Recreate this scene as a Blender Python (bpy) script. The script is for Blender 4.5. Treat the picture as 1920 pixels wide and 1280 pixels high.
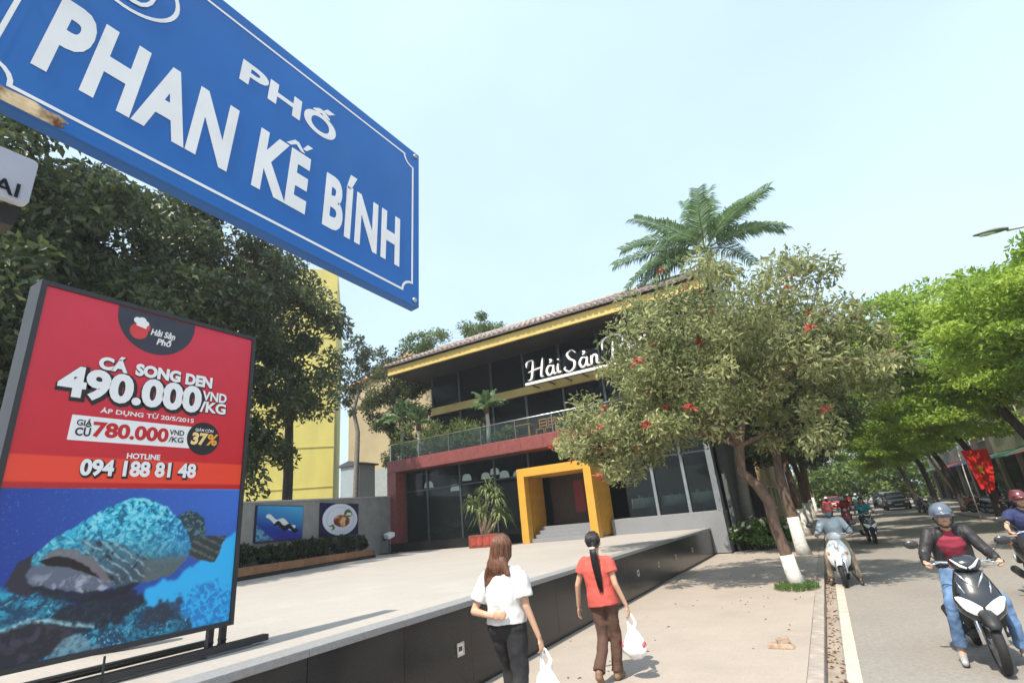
import bpy, bmesh, math, random
import numpy as np
from mathutils import Vector, Matrix

for o in list(bpy.data.objects): bpy.data.objects.remove(o)
SC = bpy.context.scene
COL = SC.collection
rnd = random.Random(7)
NR = np.random.default_rng(11)
PI = math.pi

# ---------------------------------------------------------------- camera
CAM_H = 1.78
cam = bpy.data.cameras.new('camera'); camo = bpy.data.objects.new('camera', cam); COL.objects.link(camo)
RT = ((0.8603, -0.2420, -0.4488), (0.5030, 0.2450, 0.8290), (-0.0910, -0.9390, 0.3320))
_fw = Vector((-0.450, 0.829, 0.332)).normalized()
_rt = Vector((0.860, 0.503, -0.091)); _rt = (_rt - _fw * _rt.dot(_fw)).normalized()
_up = _rt.cross(_fw)
m = Matrix((( _rt.x, _up.x, -_fw.x, 0), (_rt.y, _up.y, -_fw.y, 0), (_rt.z, _up.z, -_fw.z, CAM_H), (0, 0, 0, 1)))
camo.matrix_world = m
cam.sensor_width = 36; cam.lens = 36 * 965 / 1920.0; cam.clip_start = 0.05; cam.clip_end = 3000
SC.camera = camo

# ---------------------------------------------------------------- sky, sun, exposure
SUN_EL, SUN_AZ = 57.0, 187.0
w = bpy.data.worlds.new('World'); SC.world = w; w.use_nodes = True
nt = w.node_tree; nt.nodes.clear()
out = nt.nodes.new('ShaderNodeOutputWorld'); bg = nt.nodes.new('ShaderNodeBackground'); sky = nt.nodes.new('ShaderNodeTexSky')
sky.sky_type = 'NISHITA'; sky.sun_disc = False
sky.sun_elevation = math.radians(SUN_EL); sky.sun_rotation = math.radians(SUN_AZ)
sky.air_density = 1.0; sky.dust_density = 3.0; sky.ozone_density = 1.5; sky.altitude = 20
# thin high haze: the whole dome is paled evenly, with soft cloud veils
tc = nt.nodes.new('ShaderNodeTexCoord'); nz = nt.nodes.new('ShaderNodeTexNoise'); mp = nt.nodes.new('ShaderNodeMapping')
mp.inputs['Scale'].default_value = (1.0, 1.0, 1.8); nz.inputs['Scale'].default_value = 1.3; nz.inputs['Detail'].default_value = 4
rmp = nt.nodes.new('ShaderNodeMapRange'); rmp.inputs[1].default_value = .35; rmp.inputs[2].default_value = .75; rmp.inputs[3].default_value = .60; rmp.inputs[4].default_value = .84
mixn = nt.nodes.new('ShaderNodeMix'); mixn.data_type = 'RGBA'
nt.links.new(tc.outputs['Generated'], mp.inputs[0]); nt.links.new(mp.outputs[0], nz.inputs['Vector']); nt.links.new(nz.outputs[0], rmp.inputs[0])
nt.links.new(rmp.outputs[0], mixn.inputs[0]); nt.links.new(sky.outputs[0], mixn.inputs[6])
mixn.inputs[7].default_value = (4.0, 5.15, 6.15, 1)
nt.links.new(mixn.outputs[2], bg.inputs[0]); bg.inputs[1].default_value = 0.13
nt.links.new(bg.outputs[0], out.inputs[0])
sl = bpy.data.lights.new('sun', 'SUN'); sl.energy = 3.7; sl.angle = math.radians(0.6); sl.color = (1.0, 0.93, 0.81)
so = bpy.data.objects.new('sun', sl); COL.objects.link(so)
_a = math.radians(SUN_AZ); _e = math.radians(SUN_EL)
_sd = Vector((math.sin(_a) * math.cos(_e), math.cos(_a) * math.cos(_e), math.sin(_e)))
so.rotation_euler = _sd.to_track_quat('Z', 'Y').to_euler(); so.location = (0, -10, 40)
vs = SC.view_settings
vs.view_transform = 'Standard'; vs.look = 'None'; vs.gamma = 1; vs.use_curve_mapping = False; vs.exposure = 0.9

# ---------------------------------------------------------------- helpers: colours and materials
def lin(r, g, b):
    def f(c):
        c /= 255.0
        return c / 12.92 if c <= .04045 else ((c + .055) / 1.055) ** 2.4
    return (f(r), f(g), f(b))
MATS = {}
def mat(name, col, rough=.6, metal=0., var=.12, scale=6., bump=0., bscale=40., coat=0., spec=.5, emit=0., stretch=None, dirt=0., dirt_col=(.05, .045, .04), dscale=1.5):
    if name in MATS: return MATS[name]
    mt = bpy.data.materials.new(name); mt.use_nodes = True; MATS[name] = mt
    n = mt.node_tree.nodes; l = mt.node_tree.links
    p = n['Principled BSDF']
    p.inputs['Roughness'].default_value = rough; p.inputs['Metallic'].default_value = metal
    p.inputs['Coat Weight'].default_value = coat; p.inputs['Coat Roughness'].default_value = .08
    p.inputs['Specular IOR Level'].default_value = spec
    if emit: p.inputs['Emission Color'].default_value = (*col, 1); p.inputs['Emission Strength'].default_value = emit
    tx = n.new('ShaderNodeTexCoord'); vec = tx.outputs['Object']
    if stretch:
        mpn = n.new('ShaderNodeMapping'); mpn.inputs['Scale'].default_value = stretch; l.new(vec, mpn.inputs[0]); vec = mpn.outputs[0]
    nz = n.new('ShaderNodeTexNoise'); nz.inputs['Scale'].default_value = scale; nz.inputs['Detail'].default_value = 5; l.new(vec, nz.inputs['Vector'])
    mr = n.new('ShaderNodeMapRange'); mr.inputs[1].default_value = .3; mr.inputs[2].default_value = .7; mr.inputs[3].default_value = 1 - var; mr.inputs[4].default_value = 1 + var
    l.new(nz.outputs[0], mr.inputs[0])
    mx = n.new('ShaderNodeMix'); mx.data_type = 'RGBA'; mx.blend_type = 'MULTIPLY'; mx.inputs[0].default_value = 1; mx.inputs[6].default_value = (*col, 1)
    l.new(mr.outputs[0], mx.inputs[7]); colout = mx.outputs[2]
    if dirt:
        n2 = n.new('ShaderNodeTexNoise'); n2.inputs['Scale'].default_value = dscale; n2.inputs['Detail'].default_value = 7; n2.inputs['Roughness'].default_value = .65; l.new(vec, n2.inputs['Vector'])
        m2 = n.new('ShaderNodeMapRange'); m2.inputs[1].default_value = .48; m2.inputs[2].default_value = .75; m2.inputs[4].default_value = dirt; l.new(n2.outputs[0], m2.inputs[0])
        mx2 = n.new('ShaderNodeMix'); mx2.data_type = 'RGBA'; l.new(m2.outputs[0], mx2.inputs[0]); l.new(colout, mx2.inputs[6]); mx2.inputs[7].default_value = (*dirt_col, 1); colout = mx2.outputs[2]
    l.new(colout, p.inputs['Base Color'])
    if bump:
        nb = n.new('ShaderNodeTexNoise'); nb.inputs['Scale'].default_value = bscale; nb.inputs['Detail'].default_value = 4; l.new(vec, nb.inputs['Vector'])
        bp = n.new('ShaderNodeBump'); bp.inputs['Strength'].default_value = bump; bp.inputs['Distance'].default_value = .02; l.new(nb.outputs[0], bp.inputs['Height']); l.new(bp.outputs[0], p.inputs['Normal'])
    return mt
def leafmat(name, c1, c2, trans=.35, rough=.5):
    if name in MATS: return MATS[name]
    mt = bpy.data.materials.new(name); mt.use_nodes = True; MATS[name] = mt
    n = mt.node_tree.nodes; l = mt.node_tree.links; p = n['Principled BSDF']; p.inputs['Roughness'].default_value = rough
    at = n.new('ShaderNodeAttribute'); at.attribute_name = 'tint'
    mx = n.new('ShaderNodeMix'); mx.data_type = 'RGBA'; l.new(at.outputs['Fac'], mx.inputs[0]); mx.inputs[6].default_value = (*c1, 1); mx.inputs[7].default_value = (*c2, 1)
    l.new(mx.outputs[2], p.inputs['Base Color'])
    tr = n.new('ShaderNodeBsdfTranslucent'); l.new(mx.outputs[2], tr.inputs[0])
    ms = n.new('ShaderNodeMixShader'); ms.inputs[0].default_value = trans
    l.new(p.outputs[0], ms.inputs[1]); l.new(tr.outputs[0], ms.inputs[2]); l.new(ms.outputs[0], n['Material Output'].inputs[0])
    return mt
def paintmat(name, rough=.35):
    if name in MATS: return MATS[name]
    mt = bpy.data.materials.new(name); mt.use_nodes = True; MATS[name] = mt
    n = mt.node_tree.nodes; l = mt.node_tree.links; p = n['Principled BSDF']; p.inputs['Roughness'].default_value = rough
    at = n.new('ShaderNodeAttribute'); at.attribute_name = 'print'; l.new(at.outputs['Color'], p.inputs['Base Color'])
    return mt
def tilemat(name, col, jcol, bw, bh, mortar=.006, rough=.75, var=.1, dirt=.35, dcol=(.12, .10, .085), offset=.5, dscale=.6, rot=0.):
    mt = bpy.data.materials.new(name); mt.use_nodes = True; MATS[name] = mt
    n = mt.node_tree.nodes; l = mt.node_tree.links; p = n['Principled BSDF']; p.inputs['Roughness'].default_value = rough
    tx = n.new('ShaderNodeTexCoord'); mpn = n.new('ShaderNodeMapping'); mpn.inputs['Rotation'].default_value = (0, 0, rot); l.new(tx.outputs['Object'], mpn.inputs[0])
    br = n.new('ShaderNodeTexBrick'); br.offset = offset; br.inputs['Scale'].default_value = 1; br.inputs['Brick Width'].default_value = bw; br.inputs['Row Height'].default_value = bh
    br.inputs['Mortar Size'].default_value = mortar; br.inputs['Mortar Smooth'].default_value = .3
    br.inputs['Color1'].default_value = (*[c * (1 - var) for c in col], 1); br.inputs['Color2'].default_value = (*[c * (1 + var) for c in col], 1); br.inputs['Mortar'].default_value = (*jcol, 1)
    l.new(mpn.outputs[0], br.inputs['Vector'])
    n2 = n.new('ShaderNodeTexNoise'); n2.inputs['Scale'].default_value = dscale; n2.inputs['Detail'].default_value = 9; n2.inputs['Roughness'].default_value = .7; l.new(tx.outputs['Object'], n2.inputs['Vector'])
    m2 = n.new('ShaderNodeMapRange'); m2.inputs[1].default_value = .42; m2.inputs[2].default_value = .78; m2.inputs[4].default_value = dirt; l.new(n2.outputs[0], m2.inputs[0])
    mx = n.new('ShaderNodeMix'); mx.data_type = 'RGBA'; l.new(m2.outputs[0], mx.inputs[0]); l.new(br.outputs[0], mx.inputs[6]); mx.inputs[7].default_value = (*dcol, 1)
    n3 = n.new('ShaderNodeTexNoise'); n3.inputs['Scale'].default_value = 25; n3.inputs['Detail'].default_value = 6; l.new(tx.outputs['Object'], n3.inputs['Vector'])
    m3 = n.new('ShaderNodeMapRange'); m3.inputs[1].default_value = .3; m3.inputs[2].default_value = .7; m3.inputs[3].default_value = .93; m3.inputs[4].default_value = 1.06; l.new(n3.outputs[0], m3.inputs[0])
    mx3 = n.new('ShaderNodeMix'); mx3.data_type = 'RGBA'; mx3.blend_type = 'MULTIPLY'; mx3.inputs[0].default_value = 1; l.new(mx.outputs[2], mx3.inputs[6]); l.new(m3.outputs[0], mx3.inputs[7])
    l.new(mx3.outputs[2], p.inputs['Base Color'])
    bp = n.new('ShaderNodeBump'); bp.inputs['Strength'].default_value = .35; bp.inputs['Distance'].default_value = .01; l.new(n3.outputs[0], bp.inputs['Height']); l.new(bp.outputs[0], p.inputs['Normal'])
    return mt
def glassmat(name, tint=(.02, .025, .03), see=.35, rough=.04, spec=.5):
    if name in MATS: return MATS[name]
    mt = bpy.data.materials.new(name); mt.use_nodes = True; MATS[name] = mt
    n = mt.node_tree.nodes; l = mt.node_tree.links; p = n['Principled BSDF']; p.inputs['Roughness'].default_value = rough
    p.inputs['Base Color'].default_value = (*tint, 1); p.inputs['Specular IOR Level'].default_value = spec
    tr = n.new('ShaderNodeBsdfTransparent'); tr.inputs[0].default_value = (.75, .85, .85, 1)
    ms = n.new('ShaderNodeMixShader'); ms.inputs[0].default_value = see
    l.new(p.outputs[0], ms.inputs[1]); l.new(tr.outputs[0], ms.inputs[2]); l.new(ms.outputs[0], n['Material Output'].inputs[0])
    return mt

# ---------------------------------------------------------------- helpers: objects
def tag(o, label=None, cat=None, group=None, kind=None):
    if label: o['label'] = label
    if cat: o['category'] = cat
    if group: o['group'] = group
    if kind: o['kind'] = kind
    return o
def thing(name, label, cat, loc=(0, 0, 0), rz=0., group=None):
    o = bpy.data.objects.new(name, None); COL.objects.link(o); o.location = loc; o.rotation_euler = (0, 0, rz); o.empty_display_size = .2
    return tag(o, label, cat, group)
def link(name, me, parent=None, loc=None, rot=None):
    o = bpy.data.objects.new(name, me); COL.objects.link(o)
    if parent is not None: o.parent = parent
    if loc is not None: o.location = loc
    if rot is not None: o.rotation_euler = rot
    return o
def copy_tree(o, parent=None):
    c = o.copy(); COL.objects.link(c); c.parent = parent
    for ch in list(o.children): copy_tree(ch, c)
    return c
def V(*a): return Vector(a)
class MB:
    def __init__(s): s.v = []; s.f = []; s.sm = []
    def add(s, vs, fs, smooth=False):
        b = len(s.v); s.v += [tuple(x) for x in vs]; s.f += [tuple(i + b for i in f) for f in fs]; s.sm += [smooth] * len(fs); return s
    def box(s, x0, x1, y0, y1, z0, z1):
        return s.add([(x0, y0, z0), (x1, y0, z0), (x1, y1, z0), (x0, y1, z0), (x0, y0, z1), (x1, y0, z1), (x1, y1, z1), (x0, y1, z1)],
                     [(0, 3, 2, 1), (4, 5, 6, 7), (0, 1, 5, 4), (1, 2, 6, 5), (2, 3, 7, 6), (3, 0, 4, 7)])
    def obox(s, c, ax, ay, az):
        c = Vector(c); ax = Vector(ax); ay = Vector(ay); az = Vector(az)
        P = [c + i * ax + j * ay + k * az for k in (-1, 1) for j in (-1, 1) for i in (-1, 1)]
        return s.add(P, [(0, 2, 3, 1), (4, 5, 7, 6), (0, 1, 5, 4), (1, 3, 7, 5), (3, 2, 6, 7), (2, 0, 4, 6)])
    def loft(s, secs, closed=True, caps=True, smooth=True):
        n = len(secs[0]); vs = [p for q in secs for p in q]; fs = []
        for i in range(len(secs) - 1):
            for j in range(n if closed else n - 1):
                k = (j + 1) % n
                fs.append((i * n + j, i * n + k, (i + 1) * n + k, (i + 1) * n + j))
        s.add(vs, fs, smooth)
        if caps and closed:
            b = len(s.v) - len(vs)
            s.f.append(tuple(b + j for j in reversed(range(n)))); s.sm.append(False)
            s.f.append(tuple(b + (len(secs) - 1) * n + j for j in range(n))); s.sm.append(False)
        return s
    def tube(s, pts, rad, n=8, caps=True, flat=None):
        pts = [Vector(p) for p in pts]
        if not hasattr(rad, '__len__'): rad = [rad] * len(pts)
        secs = []; ref = None
        for i, p in enumerate(pts):
            t = (pts[min(i + 1, len(pts) - 1)] - pts[max(i - 1, 0)])
            if t.length < 1e-9: t = V(0, 0, 1)
            t.normalize()
            if ref is None: ref = V(1, 0, 0) if abs(t.x) < .8 else V(0, 1, 0)
            a = (ref - t * ref.dot(t))
            if a.length < 1e-6: a = t.orthogonal()
            a.normalize(); b = t.cross(a); ref = a
            ring = []
            for k in range(n):
                th = 2 * PI * k / n; off = (a * math.cos(th) + b * math.sin(th)) * rad[i]
                if flat: fd = Vector(flat[0]); off = off + fd * (off.dot(fd) * (flat[1] - 1))
                ring.append(p + off)
            secs.append(ring)
        return s.loft(secs, True, caps)
    def capsule(s, p, q, r1, r2, n=10, flat=None):
        p = Vector(p); q = Vector(q); d = q - p; L = d.length; d = d / L if L > 1e-6 else V(0, 0, 1)
        pts = []; rad = []
        for k in range(4): th = PI / 2 * (1 - k / 4.0 * .999); pts.append(p - d * r1 * math.sin(th)); rad.append(max(r1 * math.cos(th), r1 * .02))
        pts.append(p); rad.append(r1)
        if L > 1e-6: pts.append(q); rad.append(r2)
        for k in range(1, 5): th = PI / 2 * (k / 4.0 * .999); pts.append(q + d * r2 * math.sin(th)); rad.append(max(r2 * math.cos(th), r2 * .02))
        return s.tube(pts, rad, n, True, flat)
    def ell(s, c, r, nu=14, nv=9, rot=None):
        c = Vector(c); secs = []
        for i in range(nv + 1):
            th = PI * min(max(i / nv, .004), .996); z = -math.cos(th); q = math.sin(th)
            ring = []
            for k in range(nu):
                ph = 2 * PI * k / nu; o = V(r[0] * q * math.cos(ph), r[1] * q * math.sin(ph), r[2] * z)
                if rot is not None: o = rot @ o
                ring.append(c + o)
            secs.append(ring)
        return s.loft(secs)
    def lathe(s, prof, n=20, c=(0, 0, 0), axis='z'):
        secs = []
        for r, h in prof:
            ring = []
            for k in range(n):
                th = 2 * PI * k / n; a, b = r * math.cos(th), r * math.sin(th)
                ring.append((c[0] + a, c[1] + b, c[2] + h) if axis == 'z' else (c[0] + h, c[1] + a, c[2] + b))
            secs.append(ring)
        return s.loft(secs)
    def prism(s, poly, M, d0, d1):
        n = len(poly)
        vs = [M(x, y, d0) for x, y in poly] + [M(x, y, d1) for x, y in poly]
        fs = [tuple(reversed(range(n))), tuple(range(n, 2 * n))] + [(i, (i + 1) % n, n + (i + 1) % n, n + i) for i in range(n)]
        return s.add(vs, fs)
    def mesh(s, name, m=None):
        me = bpy.data.meshes.new(name); me.from_pydata(s.v, [], s.f); me.polygons.foreach_set('use_smooth', s.sm)
        if m is not None: me.materials.append(m)
        me.update(); return me
    def build(s, name, m, parent=None, bevel=0., kind=None, fix=True):
        me = s.mesh(name, m)
        if fix:
            b = bmesh.new(); b.from_mesh(me); bmesh.ops.recalc_face_normals(b, faces=b.faces); b.to_mesh(me); b.free()
        o = link(name, me, parent)
        if bevel:
            md = o.modifiers.new('bevel', 'BEVEL'); md.width = bevel; md.segments = 2; md.limit_method = 'ANGLE'
        if kind: o['kind'] = kind
        return o
def B(*a): return MB().box(*a)
def evalmesh(o, name):
    bpy.context.view_layer.update()
    dg = bpy.context.evaluated_depsgraph_get()
    return bpy.data.meshes.new_from_object(o.evaluated_get(dg))
CLOUD = bpy.data.textures.new('folds', 'CLOUDS'); CLOUD.noise_scale = .11; CLOUD.noise_depth = 1
def remesh(mb, name, m, parent, voxel=.012, it=4, disp=0.):
    me = mb.mesh('tmp'); o = bpy.data.objects.new('tmp', me); COL.objects.link(o)
    md = o.modifiers.new('r', 'REMESH'); md.mode = 'VOXEL'; md.voxel_size = voxel; md.use_smooth_shade = True
    if it: ms = o.modifiers.new('s', 'SMOOTH'); ms.factor = .5; ms.iterations = it
    if disp: md = o.modifiers.new('d', 'DISPLACE'); md.texture = CLOUD; md.strength = disp; md.mid_level = .5
    r = evalmesh(o, name); bpy.data.objects.remove(o); bpy.data.meshes.remove(me)
    r.materials.clear(); r.materials.append(m); r.name = name
    r.polygons.foreach_set('use_smooth', [True] * len(r.polygons))
    return link(name, r, parent)
def frame(o, u, v, n):
    u, v, n, o = map(Vector, (u, v, n, o))
    return Matrix(((u.x, v.x, n.x, o.x), (u.y, v.y, n.y, o.y), (u.z, v.z, n.z, o.z), (0, 0, 0, 1)))
def text_mesh(body, offset=0., extrude=0., shear=0., space=1.):
    cu = bpy.data.curves.new('t', 'FONT'); cu.body = body; cu.size = 1; cu.offset = offset; cu.extrude = extrude; cu.shear = shear; cu.space_character = space; cu.resolution_u = 4
    o = bpy.data.objects.new('t', cu); COL.objects.link(o); me = evalmesh(o, 'lettering'); bpy.data.objects.remove(o); bpy.data.curves.remove(cu)
    return me
_h = text_mesh('H'); CAPH = max(v.co.y for v in _h.vertices)
def text(body, M, x, y, wdt, cap, d, m, parent, offset=.0, extrude=.0, shear=0., space=1., name='lettering', refbody=None, thick=0.001):
    """flat lettering: lower-left of the text at (x, y) of the frame M, fitted to a width and a cap height, d above the panel"""
    me = text_mesh(body, offset, 0.001, shear, space)
    xs = [v.co.x for v in me.vertices]; x0, x1 = min(xs), max(xs)
    if offset and refbody is None:
        r = text_mesh(body, 0, 0, shear, space); q = [v.co.x for v in r.vertices]; x0, x1 = min(q), max(q); bpy.data.meshes.remove(r)
    sx = wdt / (x1 - x0); sy = cap / CAPH
    for v in me.vertices: v.co = M @ Vector((x + (v.co.x - x0) * sx, y + v.co.y * sy, d + (thick if v.co.z > 0 else 0)))
    me.materials.clear(); me.materials.append(m); me.name = name
    return link(name, me, parent)
def vnoise(x, y, seed=0, oct=4):
    g = np.random.default_rng(seed).random((64, 64)); r = np.zeros_like(x, float); a = 1.; t = 0.
    for o in range(oct):
        xi = np.floor(x).astype(int); yi = np.floor(y).astype(int); fx = x - xi; fy = y - yi; fx = fx * fx * (3 - 2 * fx); fy = fy * fy * (3 - 2 * fy)
        G = lambda i, j: g[i % 64, j % 64]
        r += a * (G(xi, yi) * (1 - fx) * (1 - fy) + G(xi + 1, yi) * fx * (1 - fy) + G(xi, yi + 1) * (1 - fx) * fy + G(xi + 1, yi + 1) * fx * fy)
        t += a; a *= .5; x = x * 2.03 + 5.2; y = y * 2.03 + 1.7
    return r / t
def inpoly(x, y, poly):
    r = np.zeros(x.shape, bool); n = len(poly)
    for i in range(n):
        x1, y1 = poly[i]; x2, y2 = poly[(i + 1) % n]
        if y1 == y2: continue
        c = ((y1 > y) != (y2 > y)) & (x < (x2 - x1) * (y - y1) / (y2 - y1) + x1); r ^= c
    return r
def printed(name, M, x0, x1, y0, y1, nx, ny, fn, parent, d=.0, rough=.35, mask=None):
    """a flat printed picture: a fine sheet with one printed colour per vertex"""
    X, Y = np.meshgrid(np.linspace(x0, x1, nx), np.linspace(y0, y1, ny)); hx = (x1 - x0) / nx; hy = (y1 - y0) / ny
    colr = sum(fn(X + a * hx, Y + b * hy) for a in (-.33, 0, .33) for b in (-.33, 0, .33)) / 9.
    R3 = np.array(M.to_3x3()); t = np.array(M.translation)
    P = np.stack([X.ravel(), Y.ravel(), np.full(X.size, d)], 1) @ R3.T + t
    i = np.arange(nx * ny).reshape(ny, nx)
    F = np.stack([i[:-1, :-1].ravel(), i[:-1, 1:].ravel(), i[1:, 1:].ravel(), i[1:, :-1].ravel()], 1)
    if mask is not None: F = F[mask(X, Y)[:-1, :-1].ravel()]
    me = bpy.data.meshes.new(name); me.from_pydata(P.tolist(), [], F.tolist())
    ca = me.color_attributes.new('print', 'FLOAT_COLOR', 'POINT')
    rgba = np.ones((nx * ny, 4), np.float32); rgba[:, :3] = np.clip(colr.reshape(-1, 3), 0, 1); ca.data.foreach_set('color', rgba.ravel())
    me.materials.append(paintmat('printed_vinyl', rough)); return link(name, me, parent)
def blur(m, k):
    m = m.astype(float)
    for _ in range(k): m = (m + np.roll(m, 1, 0) + np.roll(m, -1, 0) + np.roll(m, 1, 1) + np.roll(m, -1, 1)) / 5.
    return m
def mixc(a, b, t): return a * (1 - t[..., None]) + np.array(b) * t[..., None]
# ================================================================ THE SETTING
XW = -4.1            # face of the black plaza wall
PZ = 0.93            # plaza level
KX = -0.46           # near kerb line
KR = 6.4             # far kerb line
M_side = tilemat('pavement_tiles', (.365, .31, .262), (.335, .285, .24), .30, .30, .003, var=.016, dirt=.55, dcol=(.255, .215, .18), offset=0, dscale=.8)
M_plaza = tilemat('plaza_slabs', (.38, .345, .31), (.31, .285, .255), .6, .6, .005, var=.035, dirt=.4, dcol=(.28, .255, .23), offset=0, dscale=.45, rough=.7)
M_road = mat('asphalt', (.26, .235, .208), rough=.9, var=.16, scale=30, bump=.5, bscale=120, dirt=.6, dirt_col=(.20, .182, .16), dscale=.45)
M_conc = mat('kerb_concrete', (.33, .285, .245), rough=.85, var=.2, scale=9, bump=.3, bscale=60, dirt=.4, dirt_col=(.2, .175, .15))
M_gut = mat('gutter_concrete', (.30, .245, .20), rough=.9, var=.2, scale=5, bump=.3, bscale=50, dirt=.6, dirt_col=(.22, .15, .10), dscale=2)
M_line = mat('road_paint', (.50, .445, .375), rough=.8, var=.15, scale=12, bump=.3, dirt=.9, dirt_col=(.30, .27, .23), dscale=6)
M_soil = mat('soil', (.10, .075, .05), rough=1, var=.3, scale=12, bump=.6)
tag(B(-600, 600, -300, 1500, -.5, -.16).build('ground', mat('far_ground', (.12, .115, .10), rough=.95)), kind='structure')
tag(MB().add([(KX, -60, -.12), (KR, -60, -.12), (KR, 400, -.12), (KX, 400, -.12)], [(0, 1, 2, 3)]).build('road', M_road, fix=False), kind='structure')
tag(MB().add([(-.27, -60, -.116), (-.13, -60, -.116), (-.13, 60, -.116), (-.27, 60, -.116)], [(0, 1, 2, 3)]).build('road_edge_line', M_line, fix=False), kind='structure')
tag(MB().add([(KX, -60, -.115), (-.29, -60, -.117), (-.29, 60, -.117), (KX, 60, -.115)], [(0, 1, 2, 3)]).build('gutter', M_gut, fix=False), kind='structure')
tag(B(-40, KX - .16, -60, 400, -.155, 0).build('pavement', M_side), kind='structure')
tag(B(KR + .16, 40, -60, 400, -.155, 0).build('far_pavement', M_side), kind='structure')
def kerb(name, x0, x1, ya, yb, step):
    k = tag(B(x0 + .02, x1 - .02, -60, 400, -.15, -.02).build(name, M_conc), kind='structure')
    me = B(x0, x1, 0, step - .012, -.14, .004).mesh('kerb_stone', M_conc)
    y = ya
    while y < yb:
        o = link('kerb_stone', me, k, (0, y, rnd.uniform(-.006, .004)), (0, 0, rnd.uniform(-.004, .004)))
        md = o.modifiers.new('bevel', 'BEVEL'); md.width = .012; md.segments = 2
        y += step
    return k
kerb('kerb', KX - .16, KX, 4.0, 45, 1.0)
kerb('far_kerb', KR, KR + .16, 18, 60, 1.0)
# fallen leaves in the gutter and on the pavement: uncountable litter
def scatter_leaves(name, n, xr, yr, z, size, m, label):
    vs = []; fs = []
    for i in range(n):
        x = rnd.uniform(*xr); y = rnd.uniform(*yr); a = rnd.uniform(0, 2 * PI); L = size * rnd.uniform(.6, 1.4); W = L * .45
        d = (math.cos(a), math.sin(a)); e = (-d[1], d[0]); b = len(vs)
        zz = z + .003
        vs += [(x - d[0] * L / 2, y - d[1] * L / 2, zz), (x + e[0] * W / 2, y + e[1] * W / 2, zz + rnd.uniform(.004, .02)), (x + d[0] * L / 2, y + d[1] * L / 2, zz), (x - e[0] * W / 2, y - e[1] * W / 2, zz + rnd.uniform(.002, .015))]
        fs += [(b, b + 1, b + 2), (b, b + 2, b + 3)]
    me = bpy.data.meshes.new(name); me.from_pydata(vs, [], fs); me.materials.append(m)
    return tag(link(name, me), label, 'leaves', kind='stuff')
M_dry = mat('dry_leaf', (.20, .11, .05), rough=.9, var=.5, scale=4)
scatter_leaves('fallen_leaves', 420, (KX + .01, -.28), (5, 26), -.115, .05, M_dry, 'dry brown leaves lying along the gutter')
scatter_leaves('pavement_litter', 80, (-4.0, -.65), (6, 22), 0, .05, M_dry, 'scattered dry leaves lying on the sunlit pavement')

# ---------------------------------------------------------------- plaza and its black wall
tag(B(-32, XW - .06, -20, 24, -.1, PZ).build('plaza', M_plaza), kind='structure')
M_blk = mat('black_granite', (.018, .018, .019), rough=.22, var=.35, scale=70, spec=.35, dirt=.08, dirt_col=(.05, .05, .05), dscale=2.2)
M_cop = mat('grey_coping_stone', (.25, .25, .25), rough=.55, var=.15, scale=40, dirt=.3, dirt_col=(.2, .195, .19))
wl = thing('plaza_wall', 'low black granite retaining wall with grey coping beside the pavement', 'wall', (XW, 0, 0))
B(-.055, -.022, -6, 22.2, 0, PZ - .06).build('wall_core', mat('dark_mortar', (.02, .02, .02)), wl)
pan = B(-.022, 0, .003, 1.197, .004, PZ - .058).mesh('wall_panel', M_blk); y = -5.0
cop = B(-.24, .02, .0015, 1.1985, PZ - .055, PZ + .012).mesh('coping_slab', M_cop)
while y < 22:
    o = link('wall_panel', pan, wl, (rnd.uniform(-.001, .0015), y, 0))
    o = link('coping_slab', cop, wl, (0, y, rnd.uniform(0, .0015))); md = o.modifiers.new('bevel', 'BEVEL'); md.width = .006; md.segments = 2
    y += 1.2
B(-.40, 0.0, 22.2, 22.55, 0, PZ + .01).build('wall_end_pier', M_blk, wl, bevel=.01)
M_chrome = mat('brushed_steel', (.6, .6, .6), rough=.35, metal=1, var=.1, scale=30)
M_lens = mat('frosted_lens', (.75, .75, .72), rough=.4, var=.05)
for k, yy in enumerate((5.56, 12.5, 14.24, 16.09, 18.34)):
    wlab = ['nearest the camera beside the woman in white', 'right of the woman in red', 'second past the woman in red', 'third past the woman in red', 'farthest along, before the shrub'][k]
    r = thing('wall_light', 'small square light set in the black wall, ' + wlab, 'wall light', (XW, yy, .46), 0, 'square lights in the black plaza wall')
    fr = MB(); 
    for a in ((-.07, .07, .05, .07), (-.07, .07, -.07, -.05), (-.07, -.05, -.05, .05), (.05, .07, -.05, .05)): fr.box(.002, .014, a[0], a[1], a[2], a[3])
    fr.build('frame', M_chrome, r); B(.001, .006, -.05, .05, -.05, .05).build('lens', M_lens, r); B(.0055, .010, -.032, .032, -.02, .028).build('lamp', mat('dark_plastic', (.02, .02, .022), rough=.4), r)
# steps from the pavement to the plaza past the wall's end
st = thing('stair', 'short flight of dark steps with pale edges at the end of the black wall', 'steps', (-4.3, 22.6, 0))
for k in range(4):
    B(-1.6, .35 - k * .12, .02 + k * .3, 1.9, k * .23 + .002, k * .23 + .226).build('step', M_blk, st)
    B(-1.6, .36 - k * .12, .008 + k * .3, .05 + k * .3, k * .23 + .227, k * .23 + .243).build('nosing', mat('pale_stone', (.55, .53, .5), rough=.6), st)

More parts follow.
